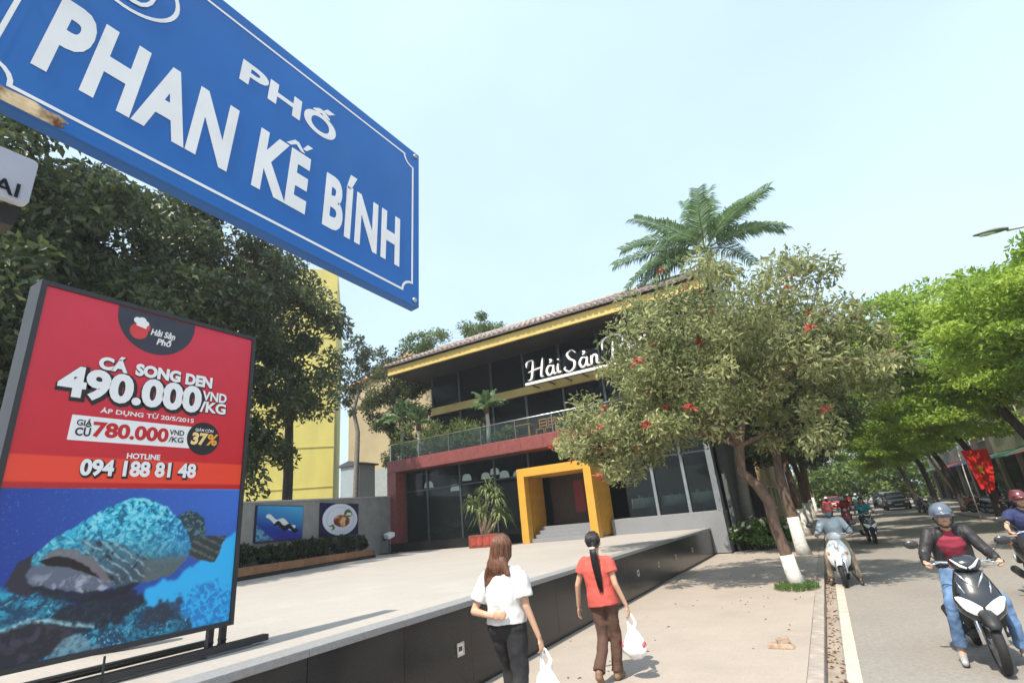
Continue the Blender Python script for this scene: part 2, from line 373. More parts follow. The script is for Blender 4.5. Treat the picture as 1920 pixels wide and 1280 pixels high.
# ---------------------------------------------------------------- restaurant
M_yel = mat('ochre_paint', (.56, .29, .035), rough=.5, var=.1, scale=3, bump=.05, dirt=.2, dirt_col=(.36, .19, .04))
M_eave = mat('yellow_eave_paint', (.60, .44, .13), rough=.55, var=.1, scale=2, dirt=.25, dirt_col=(.42, .31, .12))
M_band = mat('olive_yellow_beam', (.40, .31, .10), rough=.6, var=.12, scale=2)
M_redf = mat('dark_red_stone', (.20, .055, .05), rough=.5, var=.3, scale=10, bump=.1, dirt=.3, dirt_col=(.11, .035, .035), dscale=3)
M_dk = mat('dark_frame', (.02, .021, .023), rough=.4, var=.1)
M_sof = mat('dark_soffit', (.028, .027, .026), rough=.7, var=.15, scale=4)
M_mul = mat('grey_mullion', (.10, .115, .12), rough=.35, metal=.6)
M_gl = glassmat('dark_glass', (.012, .016, .018), see=.5, spec=.4)
M_gl2 = glassmat('upper_glass', (.008, .010, .012), see=.35, spec=.25)
M_grn = mat('grey_granite', (.22, .225, .235), rough=.55, var=.25, scale=60, dirt=.25, dirt_col=(.14, .14, .15))
M_tile = mat('roof_tile_clay', (.33, .275, .25), rough=.8, var=.5, scale=5, dirt=.6, dirt_col=(.12, .105, .10))
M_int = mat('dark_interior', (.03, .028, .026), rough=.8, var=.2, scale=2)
RB = thing('restaurant_building', 'two-storey restaurant with yellow eaves, dark glass and red framed ground floor', 'building', (0, 22, 0))
def rb(name, m, *a, parent=RB, bevel=0.): return B(*a).build(name, m, parent, bevel)
# body behind the glass
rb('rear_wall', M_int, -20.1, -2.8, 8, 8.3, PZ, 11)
rb('side_wall', mat('grey_render', (.22, .22, .21), rough=.85, var=.12), -20.4, -20.1, .45, 12, PZ, 4.99)
rb('upper_side_wall', M_int, -18.96, -18.80, 2.12, 12, 5.58, 10.5)
rb('right_wall', mat('slate_render', (.10, .105, .105), rough=.7, var=.15), -3.42, -3.25, .9, 12, 0, 10.5)
rb('ground_floor_slab', M_grn, -8.0, -3.5, -.02, 8, PZ - .9, 1.55, bevel=.01)
rb('plinth', M_blk, -20.05, -11.62, -.45, .7, PZ, 1.36, bevel=.012)
rb('interior_floor', mat('floor_timber', (.10, .06, .035), rough=.5), -20.05, -8.01, .7, 8, PZ, 1.50)
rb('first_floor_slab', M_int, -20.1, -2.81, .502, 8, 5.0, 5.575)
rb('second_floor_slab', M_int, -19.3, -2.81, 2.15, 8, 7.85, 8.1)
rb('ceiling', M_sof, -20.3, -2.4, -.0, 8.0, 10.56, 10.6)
# red stone frame
rb('red_post', M_redf, -20.22, -19.6, -.42, .4, PZ, 4.935, bevel=.015)
fas = rb('red_fascia', M_redf, -20.22, -3.2, -.40, .5, 4.94, 5.58, bevel=.015)
for k in range(14):
    B(-20.2 + k * 1.2 + .004, -20.2 + (k + 1) * 1.2 - .004, -.425, -.395, 4.96, 5.56).build('cladding_panel', M_redf, fas, .004)
# ground-floor glazing
xs = [-19.6, -18.1, -15.95, -13.85, -11.9]
for i in range(len(xs) - 1):
    g = rb('window', M_gl, xs[i] + .03, xs[i + 1] - .03, .40, .415, 1.36, 4.93)
    for a in (xs[i], xs[i + 1]):
        B(a - .04, a + .04, .34, .46, 1.36, 4.93).build('mullion', M_mul, g) if a != xs[i] or i == 0 else None
    B(xs[i] + .045, xs[i + 1] - .045, .37, .44, 3.86, 3.93).build('transom', M_mul, g)
xs = [-7.4, -6.1, -4.8, -3.55]
for i in range(len(xs) - 1):
    g = rb('window', M_gl, xs[i] + .03, xs[i + 1] - .03, .60, .615, 1.55, 4.93)
    B(xs[i + 1] - .06, xs[i + 1] + .06, .5, .64, 1.55, 4.93).build('mullion', mat('pale_steel', (.24, .26, .27), rough=.4, metal=.5), g)
    B(xs[i] + .045, xs[i + 1] - .065, .57, .64, 3.86, 3.93).build('transom', M_mul, g)
rb('window', M_gl, -11.9, -7.4, .9, .915, 4.1, 4.93)
rb('column', mat('pale_steel', (.42, .44, .45)), -3.72, -3.5, .1, .4, 1.55, 4.93)
# upper glazing, set back behind the terrace
xs = [-18.75, -16.8, -14.6, -12.5, -10.3, -8.1, -5.9, -3.0]
for i in range(len(xs) - 1):
    for (z0, z1) in ((5.58, 8.15), (8.62, 10.55)):
        g = rb('window', M_gl2, xs[i] + .03, xs[i + 1] - .03, 2.0, 2.015, z0, z1)
        B(xs[i + 1] - .05, xs[i + 1] + .05, 1.93, 2.06, z0, z1).build('mullion', M_mul, g)
B(-18.7, -16.9, 2.05, 2.08, 8.9, 10.3).build('reflection_sheet', mat('painted_green_reflection', (.07, .12, .02), rough=.8, var=.4, scale=3), RB)  # green sheet, paints in greenery mirrored by the upper left window
rb('floor_beam', M_band, -18.8, -2.9, 1.85, 2.1, 8.16, 8.60, bevel=.015)
rb('corner_post', M_dk, -18.95, -18.77, 1.85, 2.1, 5.58, 8.15)
# eaves and roof
rb('eave_fascia', M_eave, -20.35, -2.2, -.14, .06, 10.56, 11.0, bevel=.012)
rb('eave_return', M_eave, -20.35, -20.2, .062, 9, 10.56, 11.0)
rb('eave_soffit', M_sof, -20.19, -2.21, .062, 2.0, 10.5, 10.555)
rf = MB()
zr = 13.6; yr = 5.2
rf.add([(-20.5, -.32, 11.05), (-2.1, -.32, 11.05), (-2.1, yr, zr), (-20.5, yr, zr), (-20.5, 2 * yr + .3, 11.05), (-2.1, 2 * yr + .3, 11.05)], [(0, 1, 2, 3), (3, 2, 5, 4), (0, 3, 4), (1, 5, 2)])
ro = rf.build('roof', M_tile, RB)
sl_ = Vector((0, yr + .32, zr - 11.05)); sl_n = sl_.normalized(); nn = V(0, -sl_n.z, sl_n.y)
t = MB()
for k in range(8):
    p0 = Vector((0, -.36, 11.03)) + sl_n * (k * .72); 
    ring = lambda p, r: [p + V(math.cos(a) * r, 0, 0) + nn * (math.sin(a) * r) for a in [PI * j / 5 for j in range(6)]]
    t.loft([ring(p0 + nn * .055, .115), ring(p0 + sl_n * .74 + nn * .02, .10)], False, False)
    a0 = ring(p0 + nn * .055, .115); t.add(a0, [(0, 1, 2, 3, 4, 5)])
tm = t.mesh('tile_row', M_tile)
for k in range(60):
    link('tile_row', tm, ro, (-20.35 + k * .305 + rnd.uniform(-.01, .01), rnd.uniform(-.02, .02), rnd.uniform(-.012, .012)))
rg = MB().tube([(-20.5, yr, zr + .06), (-2.1, yr, zr + .06)], .16, 8); rg.build('ridge', M_tile, ro)
for k, x in enumerate((-18.6, -16.2, -13.9, -11.7, -9.5, -7.3, -5.2)):
    MB().lathe([(.05, 0), (.06, .08), (.02, .14), (.05, .2), (.01, .3)], 8, (x, .2, 11.32)).build('finial', M_tile, ro)
# gutter spikes along the eave edge are tiny; the tile ends give the uneven line
# yellow portal with slatted sides
PO = thing('entrance_portal', 'ochre yellow box portal with slatted sides in front of the restaurant door', 'portal', (0, 20.5, 0))
x0, x1, zt = -11.55, -8.05, 4.02
B(x0, x0 + .34, 0, .42, PZ, zt).build('post', M_yel, PO, .012)
B(x1 - .34, x1, 0, .42, PZ, zt).build('post', M_yel, PO, .012)
B(x0 + .342, x1 - .342, 0, .42, zt - .36, zt).build('lintel', M_yel, PO, .012)
B(x0 + .05, x1 - .05, .425, 2.2, zt - .14, zt - .02).build('canopy', M_yel, PO)
sl_m = B(-.055, .055, .0, .09, 1.0, zt - .15).mesh('slat', M_yel)
for k in range(11):
    for sx in (x0 + .12, x1 - .12):
        link('slat', sl_m, PO, (sx, .50 + k * .155, 0))
for k in range(4): B(x0 + .36, x1 - .36, .5 + k * .42, .56 + k * .42, zt - .36, zt - .15).build('rafter', M_yel, PO)
for k in range(4):
    B(x0 + .36, x1 - .36, .20 + k * .34, 2.4, PZ + k * .15 + .001, PZ + (k + 1) * .15).build('step', M_grn, PO, .008)
B(x0 + .42, x1 - .42, 2.42, 2.5, 1.54, zt - .15).build('door', mat('dark_timber', (.05, .03, .018), rough=.5, var=.3, stretch=(6, 6, .6)), PO)
B(-9.95, -9.45, 2.40, 2.418, 2.0, 3.4).build('door_panel', mat('red_lacquer', (.22, .02, .015), rough=.4), PO)
# sign lettering along the balcony
SG = thing('restaurant_sign', 'white script lettering of the restaurant name standing on the balcony beam', 'sign', (0, 0, 0))
M_let = mat('white_letter', (.82, .82, .80), rough=.4, var=.04)
M_letb = mat('letter_dark_back', (.05, .04, .035), rough=.5)  # dark backing, a thicker offset copy behind each white letter
FS = frame((-11.69, 22.7, 8.53), (1, 0, 0), (0, 0, 1), (0, -1, 0))
def spline(pts, n=5):
    P = [Vector((*p, 0)) for p in pts]; P = [P[0] * 2 - P[1]] + P + [P[-1] * 2 - P[-2]]; o_ = []
    for i in range(1, len(P) - 2):
        for k in range(n):
            t = k / n; o_.append(.5 * (2 * P[i] + (P[i + 1] - P[i - 1]) * t + (2 * P[i - 1] - 5 * P[i] + 4 * P[i + 1] - P[i + 2]) * t * t + (3 * P[i] - P[i - 1] - 3 * P[i + 1] + P[i + 2]) * t ** 3))
    return o_ + [P[-2]]
def glyph(strokes, x, sc, r0=.066):
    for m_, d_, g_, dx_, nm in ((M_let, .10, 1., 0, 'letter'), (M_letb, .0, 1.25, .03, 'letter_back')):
        mb = MB()
        for st_ in strokes:
            P = spline(st_); rs = []
            for i in range(len(P)):
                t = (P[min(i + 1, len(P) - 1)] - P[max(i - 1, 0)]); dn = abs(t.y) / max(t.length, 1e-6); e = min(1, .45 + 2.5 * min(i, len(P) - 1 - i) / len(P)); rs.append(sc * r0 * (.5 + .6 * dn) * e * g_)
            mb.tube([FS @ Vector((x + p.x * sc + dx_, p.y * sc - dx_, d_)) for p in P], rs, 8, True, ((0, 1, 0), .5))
        mb.build(nm, m_, SG)
A_ = [[(.42, .46), (.2, .52), (.03, .28), (.13, .02), (.34, .14), (.43, .46)], [(.45, .52), (.41, .2), (.46, .04), (.58, .08)], [(.22, .66), (.32, .72), (.33, .80), (.24, .85)]]
H_ = [[(0., .7), (.08, .98), (.34, 1.04), (.46, .94)], [(.44, 1.0), (.36, .5), (.24, .05), (.02, .0)], [(1.02, 1.05), (.92, .55), (.84, .1), (.98, .04)], [(.08, .42), (.5, .50), (.96, .56)]]
I_ = [[(.08, .52), (.04, .2), (.1, .04), (.22, .1)], [(.10, .70), (.14, .77)]]
S_ = [[(.72, .86), (.5, 1.05), (.24, .88), (.34, .62), (.58, .42), (.52, .10), (.24, -.04), (.0, .12), (.06, .26)]]
N_ = [[(.04, .52), (.03, .25), (.0, .02)], [(.02, .28), (.18, .52), (.32, .42), (.30, .1), (.44, .06)]]
P_ = [[(.62, 1.12), (.55, .6), (.45, .1), (.25, -.1), (.1, .0)], [(.0, .62), (.08, 1.08), (.5, 1.28), (1.02, 1.18), (1.12, .82), (.85, .54), (.55, .52)]]
HH = [[(.14, 1.1), (.08, .5), (.0, .02)], [(.02, .26), (.18, .52), (.32, .42), (.29, .1), (.42, .06)]]
O_ = [[(.2, .5), (.03, .28), (.12, .02), (.34, .16), (.32, .42), (.2, .5)], [(.08, .66), (.2, .78), (.32, .66)], [(.34, .8), (.44, .92)]]
for g_, x_ in ((H_, .1), (A_, 1.2), (I_, 1.8), (S_, 2.2), (A_, 3.0), (N_, 3.62), (P_, 4.25), (HH, 5.45), (O_, 5.98)): glyph(g_, x_, .96)
B(-11.75, -5.0, 22.62, 22.73, 8.30, 8.43).build('base_rail', M_let, SG)
for k in range(8): B(-11.6 + k * .93, -11.55 + k * .93, 22.735, 23.845, 8.34, 8.40).build('bracket', M_dk, SG)
# things on the terrace and inside
M_lamp = mat('lamp_shade', (.8, .78, .72), rough=.5, emit=.7)
for k, (x, z, y) in enumerate(((-18.5, 4.05, 23.0), (-17.2, 3.75, 23.6), (-16.1, 4.15, 23.2), (-15.3, 4.15, 23.8), (-14.4, 4.25, 23.3), (-13.6, 4.0, 22.9), (-13.1, 3.95, 23.4))):
    nm = ['leftmost', 'second from the left', 'third from the left', 'fourth from the left', 'third from the right', 'second from the right', 'rightmost'][k]
    r = thing('pendant_lamp', 'white drum pendant lamp hanging behind the ground floor glass, ' + nm, 'lamp', (x, y, z), 0, 'pendant lamps behind the glass')
    MB().lathe([(.10, .32), (.20, .26), (.26, 0.), (.24, 0.), (.18, .24), (.08, .30)], 16).build('shade', M_lamp, r)
    MB().tube([(0, 0, .3), (0, 0, 4.98 - z)], .012, 6).build('cord', M_dk, r)
for k, (x, y) in enumerate(((-6.9, 23.4), (-5.6, 23.6), (-4.4, 23.3), (-17.6, 24.6), (-15.0, 24.8), (-13.2, 24.4))):
    r = thing('dining_table', 'round table with white cloth behind the ground floor glass, %s' % ['right of the portal, first', 'right of the portal, second', 'right of the portal, third', 'far left', 'left of the potted plant', 'behind the potted plant'][k], 'table', (x, y, 1.55 if k < 3 else 1.5), 0, 'dining tables behind the glass')
    MB().lathe([(.02, .76), (.5, .76), (.52, .74), (.55, .35), (.53, .34)], 20).build('tablecloth', mat('white_cloth', (.7, .7, .68), rough=.8), r); MB().lathe([(.3, 0), (.3, .03), (.05, .06), (.05, .34)], 14).build('pedestal', M_dk, r)
    for a in range(3): MB().lathe([(.02, .765), (.05, .77), (.03, .80), (.035, .9), (.02, .9)], 10, (.25 * math.cos(a * 2.1), .25 * math.sin(a * 2.1), 0)).build('glass', mat('pale_ware', (.7, .72, .74), rough=.2), r)
# round moon-gate lattice inside
lt = thing('round_lattice_screen', 'round dark lattice screen standing behind the ground floor glass', 'screen', (-17.0, 23.3, 2.45))
for R_ in (.95, .62, .3):
    ring = MB(); ring.tube([(math.cos(a) * R_, 0, math.sin(a) * R_) for a in [2 * PI * i / 28 for i in range(29)]], .035, 6, False); ring.build('ring', mat('grey_lattice', (.16, .15, .14), rough=.6), lt)
for k in range(8):
    a = PI * k / 8; MB().tube([(math.cos(a) * .95, 0, math.sin(a) * .95), (-math.cos(a) * .95, 0, -math.sin(a) * .95)], .016, 5).build('spoke', mat('grey_lattice', (.2, .2, .2)), lt)
B(-.05, .05, -.05, .05, -.955, -.94).build('foot', M_dk, lt)
M_oak = mat('orange_timber', (.34, .13, .035), rough=.5, var=.25, stretch=(1, 8, 8))
for k, (x, y) in enumerate(((-12.35, 22.75), (-9.6, 22.8))):
    r = thing('terrace_table', ['orange timber table on the terrace left of the sign tree', 'orange timber table on the terrace half hidden by the flowering tree'][k], 'table', (x, y, 5.585), 0, 'timber tables on the terrace')
    B(-.75, .75, -.4, .4, .70, .75).build('table_top', M_oak, r, .01)
    for sx in (-.66, .66):
        for sy in (-.32, .32): B(sx - .035, sx + .035, sy - .035, sy + .035, 0, .70).build('leg', M_oak, r)
    B(-.62, .62, -.02, .02, .25, .32).build('stretcher', M_oak, r)
for k, (x, y) in enumerate(((-13.4, 23.0), (-11.25, 22.95), (-10.75, 22.95))):
    r = thing('terrace_chair', ['orange timber chair left of the terrace table', 'orange timber chair right of the first terrace table', 'orange timber chair beside the second terrace table'][k], 'chair', (x, y, 5.585), 0, 'timber chairs on the terrace')
    B(-.22, .22, -.22, .22, .42, .46).build('seat', M_oak, r)
    for sx in (-.2, .2):
        for sy in (-.2, .2): B(sx - .02, sx + .02, sy - .02, sy + .02, 0, .42 if sy < 0 else 1.0).build('leg', M_oak, r)
    for z in (.62, .78, .94): B(-.18, .18, .19, .21, z, z + .06).build('back_slat', M_oak, r)
# glass balustrade of the terrace
bl = thing('terrace_balustrade', 'glass balustrade with thin steel rail above the red fascia', 'railing', (0, 21.75, 5.58))
gp = B(-.98, .98, -.006, .006, .03, .85).mesh('glass_panel', glassmat('clear_glass', (.2, .25, .25), see=.93, spec=.3))
for k in range(8):
    x = -19.1 + k * 2.0
    link('glass_panel', gp, bl, (x, 0, 0)); B(x - 1.02, x - .98, -.02, .02, 0, .9).build('baluster', M_chrome, bl)
MB().tube([(-20.1, 0, .9), (-4.1, 0, .9)], .025, 8).build('rail', M_chrome, bl)

# ---------------------------------------------------------------- grey boundary wall with pictures
GA = Vector((-16.6, 11.0, 0)); GBv = Vector((-20.1, 21.9, 0)); gd = (GBv - GA).normalized(); gn = V(gd.y, -gd.x, 0)
GW = frame(GA, gd, (0, 0, 1), gn)
gw = thing('boundary_wall', 'plain grey rendered wall left of the restaurant', 'wall', GA)
mm = MB(); mm.prism([(-9, PZ - .1), (11.4, PZ - .1), (11.4, 3.72), (0, 3.22), (-9, 2.9)], lambda x, y, d: (GW @ Vector((x, y, d))) - GA, -.2, 0)
mm.build('wall_face', mat('grey_wall_render', (.27, .265, .245), rough=.85, var=.12, scale=2, bump=.15, dirt=.45, dirt_col=(.15, .15, .14), dscale=1.2), gw)
mm = MB(); mm.prism([(-9, 2.90), (0, 3.22), (11.4, 3.72), (11.4, 3.78), (0, 3.28), (-9, 2.96)], lambda x, y, d: (GW @ Vector((x, y, d))) - GA, -.23, .03)
mm.build('wall_cap', mat('grey_cap', (.36, .355, .34), rough=.8), gw)
def fishpic(X, Y):
    u = (X - .55) / 2.6; v = (Y - 1.98) / 1.17; n = vnoise(u * 7, v * 6, 3); n2 = vnoise(u * 22, v * 18, 4)
    c = mixc(np.ones(u.shape + (3,)) * np.array(lin(20, 60, 150)), lin(70, 165, 215), np.clip(v * 1.3 - .35 + (u - .5) * .5, 0, 1))
    c = mixc(c, lin(60, 50, 150), np.clip(.9 - v * 2.2, 0, 1) * np.clip(u * 2, 0, 1))
    coral = (v < .45 - u * 1.2) ; c = mixc(c, lin(120, 190, 190), coral * np.clip(n2 * 2 - .6, 0, 1))
    b = ((u - .52) * .9 + (v - .5) * .45) ** 2 / .055 + ((v - .5) + (u - .52) * .45 + .05 * np.sin(u * 20)) ** 2 / .010
    c = mixc(c, lin(225, 228, 225), (b < 1) * 1.0); b2 = ((u - .62) * .9 + (v - .36) * .4) ** 2 / .05 + ((v - .37) + (u - .62) * .35 + .05 * np.sin(u * 25)) ** 2 / .007
    c = mixc(c, lin(25, 25, 40), (b2 < 1) * 1.0); return c
def platepic(X, Y):
    x = (X - 5.95) / 1.55; y = (Y - 2.64) / .70; r = np.sqrt(x * x + y * y); th = np.arctan2(y, x)
    n = vnoise(x * 6 + 9, y * 6 + 9, 8); c = np.ones(x.shape + (3,)) * np.array(lin(38, 36, 75))
    c = mixc(c, lin(225, 230, 240), (r < .93) * 1.0); c = mixc(c, lin(200, 208, 224), ((r < .74) & (r > .70)) * 1.0)
    f = np.hypot(x - .05, (y + .1) * 1.2) < .45 + .1 * (n - .5); c = mixc(c, lin(190, 120, 70), f * 1.0); c = mixc(c, lin(235, 200, 150), (f & (n > .55)) * 1.0); c = mixc(c, lin(120, 55, 35), (f & (n < .4)) * 1.0)
    g = (np.hypot(x - .4, y - .35) < .24 + .2 * (n - .5)) | (np.hypot(x + .45, y + .45) < .16 + .2 * (n - .5)); c = mixc(c, lin(70, 110, 60), g * 1.0); c = mixc(c, lin(230, 235, 225), (g & (n > .58)) * 1.0)
    return c
for (nm, lb, x0, x1, y0, y1, fn) in (('wall_picture', 'blue underwater picture panel hanging on the grey wall', .52, 3.17, 1.97, 3.16, fishpic), ('wall_picture', 'picture panel of a white plate of food hanging on the grey wall', 4.4, 7.5, 1.96, 3.30, platepic)):
    o0 = GW @ Vector(((x0 + x1) / 2, y0, 0)); r = thing(nm, lb, 'picture', o0, 0, 'picture panels on the grey wall')
    Mx = Matrix.Translation(-o0) @ GW
    mm = MB(); mm.prism([(x0, y0), (x1, y0), (x1, y1), (x0, y1)], lambda x, y, d: Mx @ Vector((x, y, d)), .01, .09); mm.build('panel_box', mat('navy_panel', (.02, .022, .05), rough=.4), r)
    printed('print', Mx, x0 + .02, x1 - .02, y0 + .02, y1 - .02, 130, 70, fn, r, .0925)
# planter hedge
PL = thing('planter_box', 'long low planter with orange timber front below the wall pictures', 'planter', GA)
for k in range(5):
    xa = -1.5 + k * 1.72
    mm = MB(); mm.prism([(xa, PZ + .12), (xa + 1.70, PZ + .12), (xa + 1.70, PZ + .36), (xa, PZ + .36)], lambda x, y, d: (GW @ Vector((x, y, d))) - GA, 1.0, 1.05); mm.build('front_board', mat('terracotta_board', (.30, .15, .075), rough=.7, var=.25, scale=4), PL)
mm = MB(); mm.prism([(-1.6, PZ), (7.3, PZ), (7.3, PZ + .30), (-1.6, PZ + .30)], lambda x, y, d: (GW @ Vector((x, y, d))) - GA, .05, .99); mm.build('soil_bed', M_soil, PL)
mm = MB(); mm.prism([(-1.6, PZ), (7.3, PZ), (7.3, PZ + .10), (-1.6, PZ + .10)], lambda x, y, d: (GW @ Vector((x, y, d))) - GA, .99, 1.06); mm.build('base_plinth', M_blk, PL)
# floodlight at the wall's end
fl = thing('floodlight', 'white floodlight on a dark stand beside the red post', 'floodlight', (-19.2, 20.6, PZ))
MB().tube([(0, 0, 0), (0, 0, .75)], .03, 8).build('stand', M_dk, fl)
B(-.35, .35, -.3, .3, 0, .06).build('base', M_dk, fl)
MB().obox((.12, -.12, .86), (.26, -.10, -.03), (.06, .16, .06), (.02, -.03, .10)).build('lamp_head', mat('white_enamel', (.8, .8, .78), rough=.3), fl, .02)
MB().obox((-.16, .0, .80), (.10, -.04, -.01), (.07, .15, .05), (.02, -.03, .12)).build('housing', M_dk, fl, .02)

# ---------------------------------------------------------------- buildings behind
YB = thing('yellow_building', 'tall plain yellow building behind the dark tree on the left', 'building', (-36.2, 32, 0), .80)
B(-34, 0, 0, 14, 0, 27).build('wall', mat('yellow_render', (.50, .44, .12), rough=.85, var=.1, scale=.6, dirt=.5, dirt_col=(.34, .30, .12), dscale=.5, stretch=(1, 1, .35)), YB)
for z in (6.2, 9.6, 13, 16.4, 19.8, 23.2): B(-34, .03, -.06, -.002, z, z + .12).build('string_course', mat('yellow_render', (.6, .5, .1)), YB)
for k in range(5):
    for z in (7, 10.4, 13.8, 17.2, 20.6):
        f = B(-31 + k * 5.2, -29.2 + k * 5.2, -.05, .0, z, z + 1.7).build('window', mat('grey_shutter', (.2, .21, .22), rough=.5), YB); B(-30.9 + k * 5.2, -29.3 + k * 5.2, -.06, -.05, z + .1, z + 1.6).build('pane', M_gl2, f)
BB = thing('beige_building', 'beige gabled building between the yellow building and the restaurant', 'building', (-29.5, 33.5, 0))
mb = MB(); mb.prism([(-6.5, 0), (9.5, 0), (9.5, 14.2), (1.0, 16.4), (-6.5, 14.8)], lambda x, y, d: (x, d, y), 0, 10); mb.build('wall', mat('beige_render', (.33, .27, .16), rough=.85, var=.1, scale=.5, dirt=.45, dirt_col=(.21, .17, .11), dscale=.4), BB)
mb = MB(); mb.prism([(-6.9, 14.8), (1.0, 16.45), (9.9, 14.2), (9.9, 14.5), (1.0, 16.8), (-6.9, 15.1)], lambda x, y, d: (x, d, y), -.4, 10.4); mb.build('roof', mat('peach_roof', (.45, .28, .18), rough=.8), BB)
B(-3.5, -1.2, -.08, 0.0, 4.5, 7.2).build('window', mat('grey_window', (.25, .28, .28), rough=.4), BB); B(3.5, 3.9, -.12, 0.0, 0, 14).build('downpipe', mat('beige_render', (.4, .3, .2)), BB)
SHED = thing('roof_tank', 'grey sheet metal shed top showing above the grey wall', 'shed', (-27.0, 26, 0))
B(-.9, .9, -.7, .7, 0, 6.4).build('wall', mat('blue_grey_sheet', (.25, .29, .31), rough=.5, var=.15, stretch=(12, 12, .5)), SHED, .02)
mb = MB(); mb.prism([(-1.1, 6.4), (1.1, 6.4), (1.1, 6.5), (0, 6.75), (-1.1, 6.5)], lambda x, y, d: (x, d, y), -.85, .85); mb.build('roof', mat('dark_sheet', (.06, .065, .07), rough=.5), SHED)
SHOPC = [((.34, .30, .24), 'cream'), ((.30, .22, .14), 'tan'), ((.26, .27, .27), 'grey'), ((.38, .34, .22), 'yellowish'), ((.24, .17, .13), 'brown'), ((.33, .33, .32), 'pale grey'), ((.3, .26, .2), 'sand')]
for k, (c, cn) in enumerate(SHOPC):
    y0 = 14 + k * 9.; h = 9.5 + rnd.uniform(-1.5, 2.5)
    s = thing('shophouse', '%s shophouse with a dark shopfront across the street, %s from the near end' % (cn, ['first', 'second', 'third', 'fourth', 'fifth', 'sixth', 'seventh'][k]), 'building', (11.2, y0, 0), 0, 'shophouses across the street')
    ms = mat('shop_render_' + cn.replace(' ', '_'), c, rough=.85, var=.15, scale=.7, dirt=.4, dirt_col=tuple(q * .5 for q in c))
    B(0.3, 9, .0, 8.98, 0, h).build('wall', ms, s); B(0, .298, 0, 8.98, 3.4, h).build('upper_front', ms, s)
    for yy in (0, 4.3, 8.58): B(0, .298, yy, yy + .4, 0, 3.4).build('pier', ms, s)
    for yy in (.42, 4.72): 
        d = B(.22, .296, yy, yy + 3.85, 0, 3.38).build('shopfront', M_int, s); B(.2, .218, yy + .3, yy + 1.8, .5, 2.6).build('pane', M_gl, d); B(.2, .218, yy + 2.0, yy + 3.5, .1, 2.6).build('pane', M_gl, d)
    aw = MB(); aw.prism([(0, 3.35), (-1.5, 2.9), (-1.5, 2.84), (0, 3.25)], lambda x, y, d: (x, d, y), .3, 8.6); aw.build('awning', mat(['awning_green', 'awning_blue', 'awning_maroon'][k % 3], [(.03, .10, .06), (.04, .07, .16), (.16, .03, .03)][k % 3], rough=.7), s)
    for yy in (1.2, 5.6):
        for z in (4.4, 7.3):
            wf = B(-.05, .0, yy, yy + 1.9, z, z + 1.6).build('window', mat('white_frame', (.5, .5, .48), rough=.5), s); B(-.06, -.048, yy + .1, yy + .9, z + .1, z + 1.5).build('pane', M_gl, wf); B(-.06, -.048, yy + 1.0, yy + 1.8, z + .1, z + 1.5).build('pane', M_gl, wf)
for k, (x0, y0, y1, h, cn, c) in enumerate(((-3.6, 42, 60, 9, 'ochre', (.34, .25, .12)), (-3.8, 62, 80, 11, 'pale', (.4, .38, .33)))):
    s = thing('street_building', '%s house on the left of the street beyond the restaurant' % cn, 'building', (x0, y0, 0), 0, 'houses beyond the restaurant')
    ms = mat('house_render_' + cn, c, rough=.85, var=.15, scale=.7, dirt=.4, dirt_col=tuple(q * .5 for q in c)); L = y1 - y0
    B(-10, 0, 0, L, 0, h).build('wall', ms, s); B(-10.3, .3, -.3, L + .3, h, h + .3).build('cornice', ms, s)
    for yy in range(2, int(L) - 2, 4):
        for z in (1, 4.4, 7):
            if z + 1.7 < h: wf = B(0, .06, yy, yy + 1.6, z, z + 1.7).build('window', mat('white_frame', (.5, .5, .5)), s); B(.06, .07, yy + .1, yy + 1.5, z + .1, z + 1.6).build('pane', M_gl, wf)
# ================================================================ PLANTS
def leaves(name, P, D, L, W, m, parent, fold=.25, tint=None, seed=0):
    """P centres (n,3), D leaf directions, L/W sizes: one four-cornered folded leaf each"""
    r = np.random.default_rng(seed); n = len(P)
    D = D / (np.linalg.norm(D, axis=1, keepdims=True) + 1e-9)
    Q = r.normal(size=(n, 3)); S = np.cross(D, Q); S /= np.linalg.norm(S, axis=1, keepdims=True) + 1e-9; N = np.cross(D, S)
    L = L[:, None]; W = W[:, None]
    a = P - D * L * .5; c = P + D * L * .5 - N * L * fold * .5; b = P + S * W * .5 + N * W * fold; d = P - S * W * .5 + N * W * fold
    vs = np.stack([a, b, c, d], 1).reshape(-1, 3).astype(np.float32)
    me = bpy.data.meshes.new(name); i = np.arange(n)[:, None] * 4
    tri = np.concatenate([i, i + 1, i + 2, i, i + 2, i + 3], 1).reshape(-1).astype(np.int32)
    me.vertices.add(4 * n); me.vertices.foreach_set('co', vs.ravel())
    me.loops.add(6 * n); me.loops.foreach_set('vertex_index', tri)
    me.polygons.add(2 * n); me.polygons.foreach_set('loop_start', np.arange(0, 6 * n, 3, dtype=np.int32))
    if tint is None: tint = r.random(n)
    at = me.attributes.new('tint', 'FLOAT', 'POINT'); at.data.foreach_set('value', np.repeat(tint, 4).astype(np.float32))
    me.materials.append(m); me.update(calc_edges=True); return link(name, me, parent)
def clumps_in(ells, n, r):
    wts = np.array([e[1][0] * e[1][1] * e[1][2] for e in ells]); wts = wts / wts.sum(); out = []
    ks = r.choice(len(ells), n, p=wts)
    for k in ks:
        d = r.normal(size=3); d /= np.linalg.norm(d); q = r.random() ** .42
        out.append(np.array(ells[k][0]) + d * q * np.array(ells[k][1]))
    return np.array(out)
def crown_points(cl, cr, npc, r, flat=.7):
    n = len(cl) * npc; idx = np.repeat(np.arange(len(cl)), npc)
    d = r.normal(size=(n, 3)); d /= np.linalg.norm(d, axis=1, keepdims=True); q = r.random(n) ** .45
    off = d * q[:, None] * np.array([1, 1, flat]) * cr[idx][:, None]
    return cl[idx] + off, d, idx
